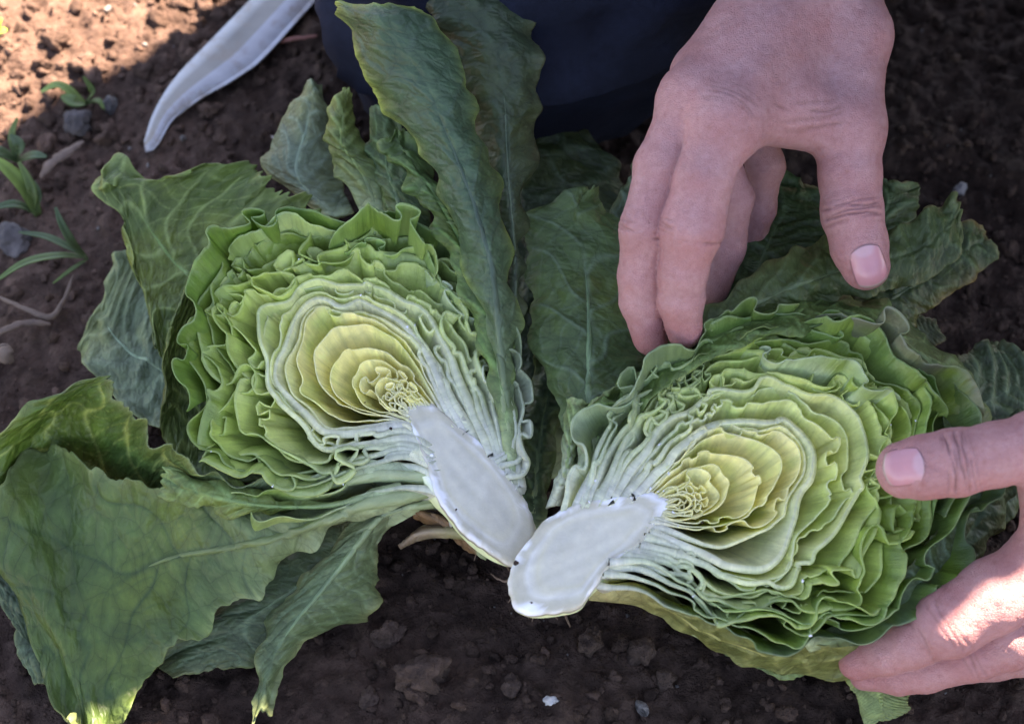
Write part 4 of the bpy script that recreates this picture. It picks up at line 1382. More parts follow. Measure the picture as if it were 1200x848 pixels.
# green wrapper leaves behind the head, standing above the cut
for i, (cont, lift, kk, cc) in enumerate([
    ([(225, 470), (214, 400), (222, 330), (248, 285), (290, 262), (340, 258), (400, 262), (450, 266)], 0.7, 0.95, (0.12, 0.24, 0.035)),
    ([(262, 300), (300, 272), (345, 262), (390, 262), (440, 272)], 0.5, 0.6, (0.34, 0.47, 0.18)),
    ([(385, 290), (400, 262), (440, 252), (480, 268), (500, 300), (520, 330)], 1.1, 0.8, (0.20, 0.34, 0.07)),
    ([(400, 290), (440, 284), (490, 300), (540, 340), (570, 390), (592, 450), (606, 520)], 0.25, 0.8, (0.22, 0.38, 0.08)),
    ([(380, 275), (430, 250), (490, 262), (540, 312), (578, 372), (600, 440), (612, 530)], 0.5, 0.9, (0.13, 0.25, 0.05)),
    ([(470, 262), (520, 285), (565, 335), (596, 400), (610, 470), (616, 550)], 0.6, 0.95, (0.10, 0.20, 0.04)),
    ([(500, 320), (530, 340), (552, 372), (572, 412), (584, 460), (600, 520)], 0.15, 0.5, (0.42, 0.52, 0.28)),
]):
    n_ = 200
    sh = np.sin(np.linspace(0, np.pi, n_)) ** 0.5
    shell(left, PL, cont, LCEN, L_STEM, kk, WL, depth=3.2, amp=0.32, freq=0.38, lift=lift * sh, lift_var=0.45, seed=900 + i * 7, n=n_, slope=0.4, base_col=np.array(cc), rib=0.15, env=lambda u: np.sin(np.pi * u) ** 0.4)
# leaves below the head: thin cut leaves between ribs
for i, (cont, lift, cc) in enumerate([
    ([(530, 568), (480, 545), (430, 556), (380, 572), (320, 578), (262, 570)], 0.0, (0.32, 0.44, 0.15)),
    ([(540, 590), (500, 572), (450, 572), (400, 588), (340, 600), (290, 600)], 0.0, (0.24, 0.34, 0.12)),
]):
    n_ = 150
    shell(left, PL, cont, (440, 500), L_STEM, 0.6, WL, depth=2.2, amp=0.12, freq=0.4, lift=-0.1, lift_var=0.15, seed=950 + i * 7, n=n_, slope=-0.12, base_col=np.array(cc), rib=0.26, white_len=3.0)
# dried-up leaf stump curling from the stem foot
leaf(left, 'leaf_stump', [
    row((548, 622, 3.6), (550, 627, 3.7), (552, 632, 3.4)),
    row((525, 616, 3.0), (522, 622, 3.2), (520, 628, 2.8)),
    row((495, 619, 2.4), (490, 625, 2.7), (492, 632, 2.2)),
    row((468, 637, 1.8), (467, 640, 1.9), (470, 643, 1.7))],
    midrib=0, seed=97, ca=(0.45, 0.36, 0.34), ruffle=0.03, n=50, m=13, blister=0.02, lobes=0.03, vein_amt=0.2, base_pale=0.4, pale=(0.45, 0.42, 0.2), mat='cut_leaf')
leaf(left, 'leaf_stump', [
    row((560, 640, 3.0), (565, 648, 2.8), (570, 655, 2.4)),
    row((540, 612, 3.4), (535, 622, 3.2), (540, 634, 2.6)),
    row((505, 600, 3.6), (505, 606, 3.4), (512, 614, 2.8)),
    row((480, 595, 3.4), (482, 600, 3.3), (488, 605, 3.0))],
    midrib=0, seed=98, ca=(0.26, 0.15, 0.08), ruffle=0.12, n=50, m=21, blister=0.06, lobes=0.15, vein_amt=0.2, base_pale=0.05)
# dark leaf lying behind, between the two halves
leaf(left, OL, [
    row((625, 560, 1.0), (640, 560, 1.2), (660, 560, 1.0)),
    row((600, 420, 2.2), (630, 420, 2.6), (680, 410, 2.2)),
    row((600, 300, 3.4), (650, 300, 3.8), (735, 290, 3.2)),
    row((606, 210, 4.6), (660, 210, 4.8), (738, 225, 4.2)),
    row((612, 165, 5.0), (660, 158, 5.2), (712, 180, 4.8)),
    row((630, 152, 5.0), (660, 146, 5.2), (690, 152, 5.0))],
    seed=103, ca=(0.07, 0.11, 0.05), n=90, m=41, ruffle=0.5, freq=0.5, edge=(0.15, 0.15, 0.06), base_pale=0.1)
leaf(left, OL, [
    row((612, 640, 0.9), (622, 640, 1.0), (635, 640, 0.9)),
    row((612, 520, 1.6), (632, 520, 1.9), (655, 520, 1.6)),
    row((625, 440, 2.6), (645, 440, 3.0), (662, 445, 2.6)),
    row((632, 410, 3.2), (645, 405, 3.4), (660, 412, 3.2))],
    seed=107, ca=(0.06, 0.11, 0.045), n=70, m=31, ruffle=0.3, edge=(0.16, 0.22, 0.06), base_pale=0.1)

# ------------------------------------------------------------------ outer leaves of the right half
# broad grey-green leaf on its left side
leaf(right, OL, [
    row((668, 612, 4.8), (678, 606, 4.9), (690, 598, 4.8)),
    row((662, 520, 5.6), (690, 515, 6.2), (715, 520, 5.8)),
    row((640, 440, 6.2), (690, 440, 6.8), (752, 440, 6.0)),
    row((620, 380, 6.6), (690, 375, 7.2), (770, 400, 6.0)),
    row((618, 310, 7.0), (685, 305, 7.6), (762, 320, 6.6)),
    row((613, 258, 7.4), (675, 256, 8.0), (735, 265, 7.4)),
    row((640, 236, 7.6), (680, 232, 8.2), (716, 235, 7.8)),
    row((668, 228, 7.8), (690, 222, 8.2), (707, 213, 8.0))],
    midrib=0.25, seed=211, ca=(0.12, 0.20, 0.085), cb=(0.12, 0.2, 0.075), n=230, m=111, ruffle=0.3, freq=0.5, veins=7, edge=(0.25, 0.32, 0.12), edge_amt=0.5, lobes=0.08,
    vein_col=(0.17, 0.24, 0.15), vein_amt=0.45, blister=0.2, base_pale=0.15, pale=(0.26, 0.34, 0.16))
leaf(right, OL, [
    row((700, 330, 5.6), (730, 330, 6.0), (780, 330, 5.8)),
    row((708, 262, 6.2), (735, 255, 6.6), (775, 250, 6.2)),
    row((730, 215, 6.8), (748, 212, 7.2), (772, 215, 6.8)),
    row((748, 178, 7.2), (756, 172, 7.4), (768, 185, 7.2))],
    seed=213, ca=(0.085, 0.14, 0.085), n=70, m=35, ruffle=0.3, edge=EDGE, edge_amt=0.4, lobes=0.12, blister=0.15, base_pale=0.05)
# pale ribbed leaves rising at the left of the cut
for i, (rows, cc) in enumerate([
    ([row((640, 596, 4.4), (650, 592, 4.8), (660, 592, 4.4)), row((656, 545, 5.2), (665, 545, 6.0), (676, 548, 5.4)), row((659, 500, 5.8), (668, 502, 6.6), (686, 505, 6.0)), row((664, 468, 6.4), (676, 466, 7.0), (694, 475, 6.6))], (0.17, 0.25, 0.08)),
    ([row((668, 590, 5.4), (676, 586, 5.6), (684, 582, 5.4)), row((676, 540, 6.0), (690, 536, 6.2), (704, 538, 6.2)), row((676, 500, 6.6), (696, 500, 6.6), (716, 505, 6.8)), row((690, 470, 7.0), (705, 466, 7.2), (722, 470, 7.2))], (0.13, 0.25, 0.05)),
    ([row((684, 584, 5.8), (692, 580, 6.0), (702, 578, 5.8)), row((698, 530, 6.4), (712, 528, 6.2), (726, 530, 6.6)), row((694, 482, 7.0), (718, 480, 6.6), (742, 485, 7.2)), row((705, 458, 7.3), (730, 450, 7.2), (758, 452, 7.4))], (0.22, 0.33, 0.10)),
]):
    leaf(right, WL, rows, seed=220 + i, ca=cc, n=80, m=33, ruffle=0.2, freq=0.9, edge=(0.42, 0.46, 0.24), edge_amt=0.6, lobes=0.1, blister=0.07, base_pale=0.45, pale=(0.62, 0.65, 0.48))
# wrapper leaves over the top of the head (their edges run along the cut and stand up)
n_ = 220
for i, (cont, lift, kk, cc, dep, sl) in enumerate([
    ([(662, 590), (690, 510), (735, 455), (790, 415), (850, 385), (905, 372), (965, 372), (1020, 385), (1065, 408), (1090, 440), (1102, 480), (1104, 530)], 0.25, 0.9, (0.12, 0.25, 0.04), 4.5, 0.5),
    ([(684, 586), (712, 515), (755, 465), (805, 430), (860, 402), (910, 390), (965, 392), (1020, 405), (1058, 430), (1078, 465), (1088, 510), (1090, 560), (1082, 610)], 0.1, 0.8, (0.18, 0.33, 0.06), 4.5, 0.5),
    ([(888, 415), (930, 425), (980, 440), (1030, 465), (1050, 480)], 0.5, 0.5, (0.44, 0.55, 0.30), 1.6, 0.3),
    ([(950, 372), (1000, 378), (1050, 398), (1095, 425), (1130, 458), (1146, 480)], 0.9, 0.9, (0.20, 0.20, 0.13), 3.0, 0.35),
    ([(930, 395), (965, 385), (1010, 395), (1050, 420), (1085, 455), (1105, 490)], 0.7, 0.9, (0.14, 0.25, 0.05), 3.0, 0.35),
    ([(715, 490), (760, 435), (820, 395), (880, 365), (930, 352)], 0.9, 0.9, (0.11, 0.20, 0.05), 3.0, 0.3),
]):
    sh = np.sin(np.linspace(0, np.pi, n_)) ** 0.5
    shell(right, PR, cont, RCEN, R_STEM, kk, WL, depth=dep, amp=0.34, freq=0.36, lift=lift * sh, lift_var=0.5, seed=1000 + i * 9, n=n_, slope=sl, base_col=np.array(cc), rib=0.16, env=lambda u: np.sin(np.pi * u) ** 0.4)
# wrapper leaves round the lower right
for i, (cont, lift, kk, cc, dep, sl) in enumerate([
    ([(710, 672), (770, 682), (820, 712), (870, 738), (930, 745), (985, 738), (1040, 712), (1082, 668), (1108, 615), (1116, 570)], 0.0, 0.9, (0.15, 0.26, 0.06), 4.5, 0.4),
    ([(715, 660), (760, 660), (800, 682), (850, 714), (905, 730), (955, 726), (1005, 708), (1050, 672)], 0.15, 0.7, (0.25, 0.40, 0.10), 2.5, 0.3),
    ([(704, 684), (760, 692), (815, 722), (870, 748), (935, 756), (1000, 748), (1062, 722), (1120, 672), (1160, 615), (1172, 570), (1165, 520)], -0.35, 0.95, (0.085, 0.15, 0.07), 4.8, 0.45),
    ([(1100, 600), (1130, 560), (1140, 520), (1135, 480), (1120, 450)], 0.2, 0.95, (0.07, 0.13, 0.05), 3.5, 0.3),
]):
    shell(right, PR, cont, RCEN, R_STEM, kk, WL, depth=dep, amp=0.22, freq=0.32, lift=lift, lift_var=0.35, seed=1100 + i * 9, n=n_, slope=sl, base_col=np.array(cc), rib=0.22, white_len=2.6)
# dark blue-green leaf under the right edge
leaf(right, OL, [
    row((940, 752, 4.2), (945, 758, 4.0), (950, 766, 3.0)),
    row((1005, 715, 5.2), (1020, 735, 4.8), (1035, 752, 3.6)),
    row((1058, 670, 5.8), (1085, 690, 5.4), (1105, 706, 4.2)),
    row((1095, 620, 6.2), (1130, 632, 5.8), (1150, 650, 4.6)),
    row((1140, 575, 6.4), (1165, 580, 6.2), (1182, 598, 5.2)),
    row((1172, 548, 6.4), (1182, 552, 6.3), (1192, 562, 5.8))],
    seed=231, ca=(0.10, 0.165, 0.085), n=100, m=41, ruffle=0.3, freq=0.7, edge=(0.30, 0.33, 0.12), lobes=0.1, blister=0.12, base_pale=0.05)
# yellowed lowest leaf, from the stem to the fingers
leaf(right, OL, [
    row((690, 686, 4.4), (692, 696, 4.0), (690, 702, 3.4)),
    row((760, 692, 4.6), (758, 704, 3.8), (752, 712, 2.6)),
    row((830, 726, 4.4), (826, 742, 3.4), (815, 748, 2.2)),
    row((905, 752, 4.2), (900, 768, 3.0), (880, 780, 1.9)),
    row((975, 758, 4.0), (970, 776, 2.8), (940, 794, 1.6)),
    row((1020, 752, 3.8), (1015, 775, 2.6), (985, 798, 1.6))],
    seed=241, ca=(0.30, 0.29, 0.09), cb=(0.22, 0.25, 0.08), n=110, m=35, ruffle=0.15, freq=0.6, edge=(0.42, 0.42, 0.16), lobes=0.08, blister=0.08, base_pale=0.2, pale=(0.45, 0.40, 0.18), vein_amt=0.3)
leaf(right, OL, [
    row((985, 790, 1.6), (1020, 785, 2.0), (1060, 790, 1.6)),
    row((1004, 815, 1.2), (1030, 812, 1.5), (1066, 815, 1.0)),
    row((1010, 838, 0.8), (1032, 835, 1.0), (1064, 828, 0.7)),
    row((1014, 850, 0.6), (1030, 846, 0.7), (1052, 838, 0.6))],
    seed=243, ca=(0.19, 0.25, 0.08), n=60, m=35, ruffle=0.15, edge=EDGE, lobes=0.1, blister=0.1, base_pale=0.05)
leaf(right, OL, [
    row((800, 735, 2.6), (830, 750, 2.2), (860, 745, 2.6)),
    row((850, 765, 1.8), (880, 770, 1.8), (930, 765, 2.2)),
    row((890, 785, 1.2), (920, 785, 1.3), (965, 780, 1.6)),
    row((915, 797, 0.8), (935, 793, 0.9), (955, 788, 1.0))],
    seed=245, ca=(0.13, 0.20, 0.07), n=60, m=31, ruffle=0.2, edge=EDGE, lobes=0.1)
# leaf pinned under the thumb, and darker ones behind it
leaf(right, OL, [
    row((735, 460, 7.2), (742, 462, 7.3), (752, 466, 7.2)),
    row((815, 372, 8.0), (828, 388, 8.2), (845, 402, 7.8)),
    row((895, 312, 8.6), (908, 345, 8.8), (925, 368, 8.0)),
    row((985, 272, 8.8), (1000, 312, 8.8), (1012, 348, 8.0)),
    row((1060, 262, 8.6), (1070, 295, 8.6), (1072, 335, 8.0)),
    row((1100, 236, 8.6), (1112, 265, 8.6), (1122, 305, 8.0)),
    row((1122, 226, 8.6), (1126, 245, 8.6), (1130, 275, 8.2))],
    seed=251, ca=(0.115, 0.165, 0.065), cb=(0.11, 0.17, 0.06), n=130, m=49, ruffle=0.4, freq=0.7, veins=9, edge=(0.24, 0.26, 0.10), lobes=0.1, blister=0.14, base_pale=0.1, vein_amt=0.35)
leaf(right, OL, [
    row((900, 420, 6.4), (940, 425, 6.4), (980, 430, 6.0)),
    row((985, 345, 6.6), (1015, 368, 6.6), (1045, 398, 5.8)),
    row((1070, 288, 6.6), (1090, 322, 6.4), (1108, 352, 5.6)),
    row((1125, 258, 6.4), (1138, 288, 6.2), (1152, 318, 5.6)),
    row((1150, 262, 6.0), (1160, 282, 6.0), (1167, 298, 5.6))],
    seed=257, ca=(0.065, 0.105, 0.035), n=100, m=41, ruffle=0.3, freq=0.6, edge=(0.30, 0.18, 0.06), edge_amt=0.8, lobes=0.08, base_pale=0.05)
leaf(right, OL, [
    row((1010, 430, 4.6), (1040, 440, 4.6), (1080, 450, 4.2)),
    row((1040, 385, 4.8), (1062, 398, 4.8), (1085, 415, 4.4)),
    row((1070, 368, 4.8), (1085, 385, 4.6), (1098, 402, 4.4)),
    row((1092, 372, 4.6), (1100, 384, 4.6), (1106, 396, 4.4))],
    seed=259, ca=(0.08, 0.10, 0.04), n=60, m=31, ruffle=0.2, edge=(0.25, 0.16, 0.06), lobes=0.1)
leaf(right, OL, [
    row((960, 330, 5.6), (990, 330, 6.0), (1030, 330, 5.6)),
    row((1000, 275, 6.0), (1025, 268, 6.4), (1060, 275, 6.0)),
    row((1025, 232, 6.4), (1045, 232, 6.8), (1078, 225, 6.4)),
    row((1030, 205, 6.8), (1042, 212, 6.9), (1065, 212, 6.6))],
    seed=261, ca=(0.07, 0.125, 0.045), n=70, m=35, ruffle=0.4, freq=0.8, edge=(0.16, 0.22, 0.06), lobes=0.14, blister=0.15, base_pale=0.05)
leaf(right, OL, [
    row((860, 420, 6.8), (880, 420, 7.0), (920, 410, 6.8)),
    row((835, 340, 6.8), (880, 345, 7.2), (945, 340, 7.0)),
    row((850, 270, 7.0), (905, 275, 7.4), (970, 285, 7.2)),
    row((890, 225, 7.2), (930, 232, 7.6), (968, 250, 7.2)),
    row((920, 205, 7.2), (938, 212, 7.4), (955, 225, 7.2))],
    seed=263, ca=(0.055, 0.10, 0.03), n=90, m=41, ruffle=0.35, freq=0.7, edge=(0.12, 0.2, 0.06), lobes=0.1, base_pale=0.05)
# dark leaves at the far right
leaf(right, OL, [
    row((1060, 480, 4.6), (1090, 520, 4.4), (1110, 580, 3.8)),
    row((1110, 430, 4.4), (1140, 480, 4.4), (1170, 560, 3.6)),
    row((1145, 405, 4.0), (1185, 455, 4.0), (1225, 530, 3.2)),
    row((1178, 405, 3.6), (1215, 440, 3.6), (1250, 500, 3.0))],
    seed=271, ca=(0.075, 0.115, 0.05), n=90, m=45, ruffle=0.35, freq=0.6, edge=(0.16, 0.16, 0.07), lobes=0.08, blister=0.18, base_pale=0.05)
leaf(right, OL, [
    row((1080, 470, 3.4), (1095, 450, 3.4), (1120, 430, 3.2)),
    row((1130, 460, 3.4), (1150, 435, 3.4), (1165, 405, 3.0)),
    row((1180, 470, 3.2), (1190, 440, 3.2), (1192, 412, 2.8)),
    row((1215, 480, 2.8), (1222, 450, 2.8), (1220, 425, 2.6))],
    seed=273, ca=(0.09, 0.13, 0.05), n=70, m=35, ruffle=0.35, edge=(0.2, 0.2, 0.08), lobes=0.1, blister=0.18, base_pale=0.05)
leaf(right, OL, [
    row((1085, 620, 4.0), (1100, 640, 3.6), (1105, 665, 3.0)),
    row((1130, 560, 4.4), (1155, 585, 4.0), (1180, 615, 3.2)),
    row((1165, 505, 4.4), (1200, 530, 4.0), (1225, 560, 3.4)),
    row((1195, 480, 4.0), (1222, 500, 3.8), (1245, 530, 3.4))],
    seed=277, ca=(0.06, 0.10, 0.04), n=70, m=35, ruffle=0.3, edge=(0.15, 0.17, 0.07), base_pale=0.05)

for i, (rows, cc) in enumerate([
    ([row((676, 560, 5.6), (684, 564, 6.0), (694, 570, 6.4)),
      row((722, 462, 6.6), (734, 472, 7.4), (748, 484, 7.8)),
      row((785, 405, 7.2), (798, 418, 8.4), (812, 434, 8.6)),
      row((870, 358, 7.4), (882, 378, 8.9), (892, 398, 9.0)),
      row((960, 342, 7.2), (968, 366, 8.9), (972, 388, 8.9)),
      row((1045, 368, 6.8), (1042, 392, 8.5), (1034, 412, 8.4))], (0.115, 0.20, 0.05)),
    ([row((940, 352, 6.4), (946, 372, 7.6), (950, 392, 8.2)),
      row((1030, 362, 6.4), (1030, 385, 7.8), (1024, 405, 8.2)),
      row((1105, 408, 5.8), (1092, 425, 7.2), (1076, 440, 7.8)),
      row((1150, 470, 5.2), (1128, 482, 6.8), (1104, 492, 7.4)),
      row((1168, 545, 4.8), (1142, 548, 6.4), (1112, 548, 7.0)),
      row((1165, 610, 4.4), (1140, 608, 5.8), (1112, 604, 6.4))], (0.10, 0.16, 0.055)),
    ([row((745, 440, 6.6), (752, 448, 7.4), (760, 455, 8.0)),
      row((820, 382, 7.2), (832, 396, 8.4), (842, 408, 9.0)),
      row((905, 345, 7.4), (912, 365, 8.8), (918, 380, 9.4)),
      row((985, 340, 7.2), (988, 358, 8.6), (990, 376, 9.2)),
      row((1040, 355, 7.0), (1038, 370, 8.2), (1034, 384, 8.8))], (0.09, 0.155, 0.04)),
]):
    leaf(right, OL, rows, seed=300 + 7 * i, ca=cc, n=130, m=35, ruffle=0.35, freq=0.5, edge=(0.24, 0.32, 0.10), edge_amt=0.6, lobes=0.12, blister=0.12, base_pale=0.12, pale=(0.4, 0.46, 0.26))

# dirty rootlets at the foot of the stems
rr = np.random.default_rng(77)
for par, spots, z0 in ((right, [(612, 706), (628, 713), (645, 714), (660, 712), (606, 690)], 3.0), (left, [(590, 655), (575, 648), (560, 640)], 3.0)):
    for (x, y) in spots:
        dx, dy = rr.uniform(-14, 14), rr.uniform(10, 26)
        blade(par, 'rootlet', [at(x, y - 4, z0), at(x + dx * 0.4, y + dy * 0.5, z0 - 0.7), at(x + dx, y + dy, z0 - 1.3)], rr.uniform(0.03, 0.06), (0.10, 0.06, 0.04), (0.16, 0.11, 0.08), M['dry'], 0.6, n=10, m=3)

leaf(left, OL, [
    row((470, 566, 5.0), (470, 573, 5.0), (468, 580, 4.8)),
    row((390, 583, 5.0), (385, 592, 5.2), (378, 600, 4.8)),
    row((310, 578, 5.3), (305, 592, 5.4), (292, 606, 4.8)),
    row((240, 560, 5.6), (235, 578, 5.5), (225, 596, 4.9)),
    row((195, 548, 5.8), (190, 562, 5.6), (182, 580, 5.1))],
    seed=351, ca=(0.15, 0.24, 0.075), n=120, m=35, ruffle=0.35, freq=0.6, edge=(0.32, 0.38, 0.14), edge_amt=0.7, lobes=0.16, blister=0.14, base_pale=0.25, midrib=0.12, wave=0.25)

# ------------------------------------------------------------------ person: one body surface grown from rounded cones
def cone_sdf(P, a, b, ra, rb):
    ba = b - a
    L2 = ba @ ba + 1e-9
    t = np.clip(((P - a) @ ba) / L2, 0, 1)
    q = P - a - t[:, None] * ba
    return np.sqrt((q * q).sum(1)) - (ra + (rb - ra) * t)


def smin(a, b, k):
    h = np.clip(0.5 + 0.5 * (b - a) / k, 0, 1)
    return b + (a - b) * h - k * h * (1 - h)


class Blob:
    """Chains of rounded cones; the palm blends widely, each finger blends only with the palm."""
    def __init__(self, core, limbs, kc=0.9, kl=0.28, kj=0.45):
        self.core, self.limbs, self.kc, self.kl, self.kj = core, limbs, kc, kl, kj

    def __call__(self, P):
        d = None
        for (a, b, ra, rb) in self.core:
            x = cone_sdf(P, a, b, ra, rb)
            d = x if d is None else smin(d, x, self.kc)
        f = None
        for ch in self.limbs:
            e = None
            for (a, b, ra, rb) in ch:
                x = cone_sdf(P, a, b, ra, rb)
                e = x if e is None else smin(e, x, self.kl)
            f = e if f is None else np.minimum(f, e)
        return d if f is None else smin(d, f, self.kj)

    def bounds(self, pad):
        pts = [(p, r) for (a, b, ra, rb) in self.core + [s for c in self.limbs for s in c] for p, r in ((a, ra), (b, rb))]
        lo = np.min([p - r for p, r in pts], axis=0) - pad
        hi = np.max([p + r for p, r in pts], axis=0) + pad
        return lo, hi


def surface(fn, lo, hi, h):
    """Surface nets over a grid; coarse pass first so that only cells near the surface are evaluated."""
    n = np.ceil((hi - lo) / h).astype(int) + 2
    H = 6
    nc = np.ceil(n / H).astype(int) + 1
    gc = np.stack(np.meshgrid(*[lo[i] + (np.arange(nc[i]) * H + H / 2) * h for i in range(3)], indexing='ij'), -1)
    dc = fn(gc.reshape(-1, 3)).reshape(nc)
    near = np.abs(dc) < H * h * 1.25 + 0.25
    F = np.repeat(np.repeat(np.repeat(np.where(dc > 0, 9.0, -9.0), H, 0), H, 1), H, 2)
    mask = np.repeat(np.repeat(np.repeat(near, H, 0), H, 1), H, 2)
    idx = np.argwhere(mask)
    F[mask] = fn(lo + idx * h)
    S = F < 0
    nx, ny, nz = F.shape
    csum = np.zeros((nx - 1, ny - 1, nz - 1, 3))
    cnt = np.zeros((nx - 1, ny - 1, nz - 1))
    offs = [(i, j, k) for i in (0, 1) for j in (0, 1) for k in (0, 1)]

    def sub(A, o):
        return A[o[0]:nx - 1 + o[0], o[1]:ny - 1 + o[1], o[2]:nz - 1 + o[2]]
    mixed = np.zeros((nx - 1, ny - 1, nz - 1), bool)
    s0 = sub(S, (0, 0, 0))
    for o in offs[1:]:
        mixed |= sub(S, o) != s0
    ci = np.argwhere(mixed)
    acc = np.zeros((len(ci), 3))
    c = np.zeros(len(ci))
    for o in offs:
        for ax in range(3):
            if o[ax]:
                continue
            o2 = list(o)
            o2[ax] = 1
            f0 = F[ci[:, 0] + o[0], ci[:, 1] + o[1], ci[:, 2] + o[2]]
            f1 = F[ci[:, 0] + o2[0], ci[:, 1] + o2[1], ci[:, 2] + o2[2]]
            cr = (f0 < 0) != (f1 < 0)
            t = np.where(cr, f0 / np.where(cr, f0 - f1, 1), 0)
            p = np.tile(np.array(o, float), (len(ci), 1))
            p[:, ax] += t
            acc += p * cr[:, None]
            c += cr
    V = lo + (ci + acc / c[:, None]) * h
    vid = -np.ones(mixed.shape, int)
    vid[mixed] = np.arange(len(ci))
    quads = []
    for ax in range(3):
        o = [1, 1, 1]
        sl0 = [slice(1, -1)] * 3
        sl1 = [slice(1, -1)] * 3
        sl0[ax] = slice(0, -1)
        sl1[ax] = slice(1, None)
        a, b = S[tuple(sl0)], S[tuple(sl1)]
        for sign in (True, False):
            e = np.argwhere((a != b) & (a == sign))
            base = e.copy()
            for q in range(3):
                if q != ax:
                    base[:, q] += 1
            u, w = [q for q in range(3) if q != ax]
            vs = []
            for (du, dw) in ((-1, -1), (0, -1), (0, 0), (-1, 0)):
                x = base.copy()
                x[:, u] += du
                x[:, w] += dw
                vs.append(vid[x[:, 0], x[:, 1], x[:, 2]])
            qd = np.stack(vs, -1)
            qd = qd if (sign != (ax == 1)) else qd[:, ::-1]
            quads.append(qd)
    Q = np.concatenate(quads)
    return V, Q[(Q >= 0).all(1)]


def gradient(fn, P, e=0.02):
    g = np.stack([fn(P + d) - fn(P - d) for d in np.eye(3) * e], -1)
    return g / (np.linalg.norm(g, axis=1)[:, None] + 1e-9)


def subdivide(V, Q):
    E = np.concatenate([Q[:, [0, 1]], Q[:, [1, 2]], Q[:, [2, 3]], Q[:, [3, 0]]])
    E = np.sort(E, axis=1)
    key = E[:, 0].astype(np.int64) * (len(V) + 1) + E[:, 1]
    uq, inv = np.unique(key, return_inverse=True)
    ev = np.stack([uq // (len(V) + 1), uq % (len(V) + 1)], -1)
    em = V[ev].mean(1)
    fc = V[Q].mean(1)
    n = len(Q)
    e = inv.reshape(4, n).T + len(V)
    f = np.arange(n) + len(V) + len(em)
    V2 = np.concatenate([V, em, fc])
    Q2 = np.concatenate([np.stack([Q[:, i], e[:, i], f, e[:, (i + 3) % 4]], -1) for i in range(4)])
    return V2, Q2


SKIN = np.array((0.405, 0.215, 0.20))
RED = np.array((0.38, 0.145, 0.14))
PALM = np.array((0.56, 0.32, 0.26))


def grow_hand(core, limbs, creases, h, bumps=(), reds=(), kj=0.45, seed=0):
    fn = Blob(core, limbs, kj=kj)
    lo, hi = fn.bounds(0.4)
    V, Q = surface(fn, lo, hi, h)
    V, Q = subdivide(V, Q)
    for _ in range(2):
        V = V - gradient(fn, V) * fn(V)[:, None]
    N = gradient(fn, V, 0.05)
    disp = 0.045 * fbm(V, 0.55, 2, seed) + 0.018 * fbm(V, 2.2, 3, seed + 3)
    dark = np.zeros(len(V))
    for (c, t, nd, offs, depth, reach, width) in creases:
        t = np.asarray(t) / np.linalg.norm(t)
        nd = np.asarray(nd) - t * (np.asarray(nd) @ t)
        nd = nd / np.linalg.norm(nd)
        r = V - c
        far = np.linalg.norm(r, axis=1)
        sel = far < reach * 1.8
        rs = r[sel]
        x = rs @ t
        face = N[sel] @ nd
        sd = np.cross(t, nd)
        y = rs @ sd
        w = smooth(-0.15, 0.45, face) * (1 - smooth(reach * 0.75, reach, np.abs(y)))
        tot = np.zeros(len(rs))
        for k, (o, amt) in enumerate(offs):
            wob = o + 0.07 * n1(y * 1.4, seed + k * 3) + 0.09 * y * (0.5 - (k % 2)) + 0.05 * y * y * np.sign(o + 1e-6)
            part = smooth(-0.2, 0.2, n1(y * 0.9 + k * 3.3, seed + 40 + k) + 0.25)
            tot = np.maximum(tot, amt * np.exp(-((x - wob) / width) ** 2) * part)
        disp[sel] -= depth * tot * w
        dark[sel] = np.maximum(dark[sel], tot * w)
    for (a, b, hgt, wid) in bumps:
        d = cone_sdf(V, np.asarray(a), np.asarray(b), 0.0, 0.0)
        disp += hgt * np.exp(-(d / wid) ** 2)
    V = V + N * disp[:, None]
    C = np.tile(SKIN, (len(V), 1))
    C = C * (1 + 0.10 * fbm(V, 0.45, 3, seed + 9))[:, None]
    for (c, rad, amt) in reds:
        C = mix(C, RED, amt * np.exp(-(np.linalg.norm(V - c, axis=1) / rad) ** 2))
    C = mix(C, np.array((0.17, 0.07, 0.055)), np.clip(dark * 0.5, 0, 1))
    return V, Q, C, fn


def chain(pts):
    return [(pts[i][0], pts[i + 1][0], pts[i][1], pts[i + 1][1]) for i in range(len(pts) - 1)]


def J(px, py, z, rpx):
    """Joint at a picture point with height z; its radius given in picture pixels."""
    p = at(px, py, z)
    dist = (p - CAM) @ FWD
    return (p, rpx * dist * 2 * TAN / 1200.0)


body_parts = []
nails = []

# ---- right hand of the person (upper in the picture), reaching down over the right half
A_wr, A_fa = J(958, -45, 14.2, 76), J(985, -190, 16.0, 92)
A_im, A_mm, A_rm, A_pm = J(848, 142, 14.4, 40), J(812, 118, 14.2, 36), J(822, 88, 13.4, 33), J(856, 50, 12.6, 30)
A_tc, A_tm, A_ti, A_tt = J(1000, 40, 13.6, 40), J(994, 150, 12.7, 40), J(998, 250, 11.2, 35.5), J(1014, 311, 10.1, 29)
A_core = [(A_fa[0], A_wr[0], A_fa[1], A_wr[1]),
          (A_wr[0], A_im[0], A_wr[1] * 0.86, A_im[1]), (A_wr[0], A_mm[0], A_wr[1] * 0.86, A_mm[1]),
          (A_wr[0], A_rm[0], A_wr[1] * 0.82, A_rm[1]), (A_wr[0], A_pm[0], A_wr[1] * 0.75, A_pm[1]),
          (A_wr[0], A_tc[0], A_wr[1] * 0.8, A_tc[1]), (A_tc[0], A_tm[0], A_tc[1], A_tm[1]),
          (A_im[0], J(925, 132, 13.2, 1)[0], 1.1, 1.12), (J(925, 132, 13.2, 1)[0], A_tm[0], 1.12, 1.05),
          (A_im[0], A_mm[0], A_im[1], A_mm[1]), (A_wr[0], J(925, 110, 13.4, 1)[0], A_wr[1] * 0.7, 1.15)]
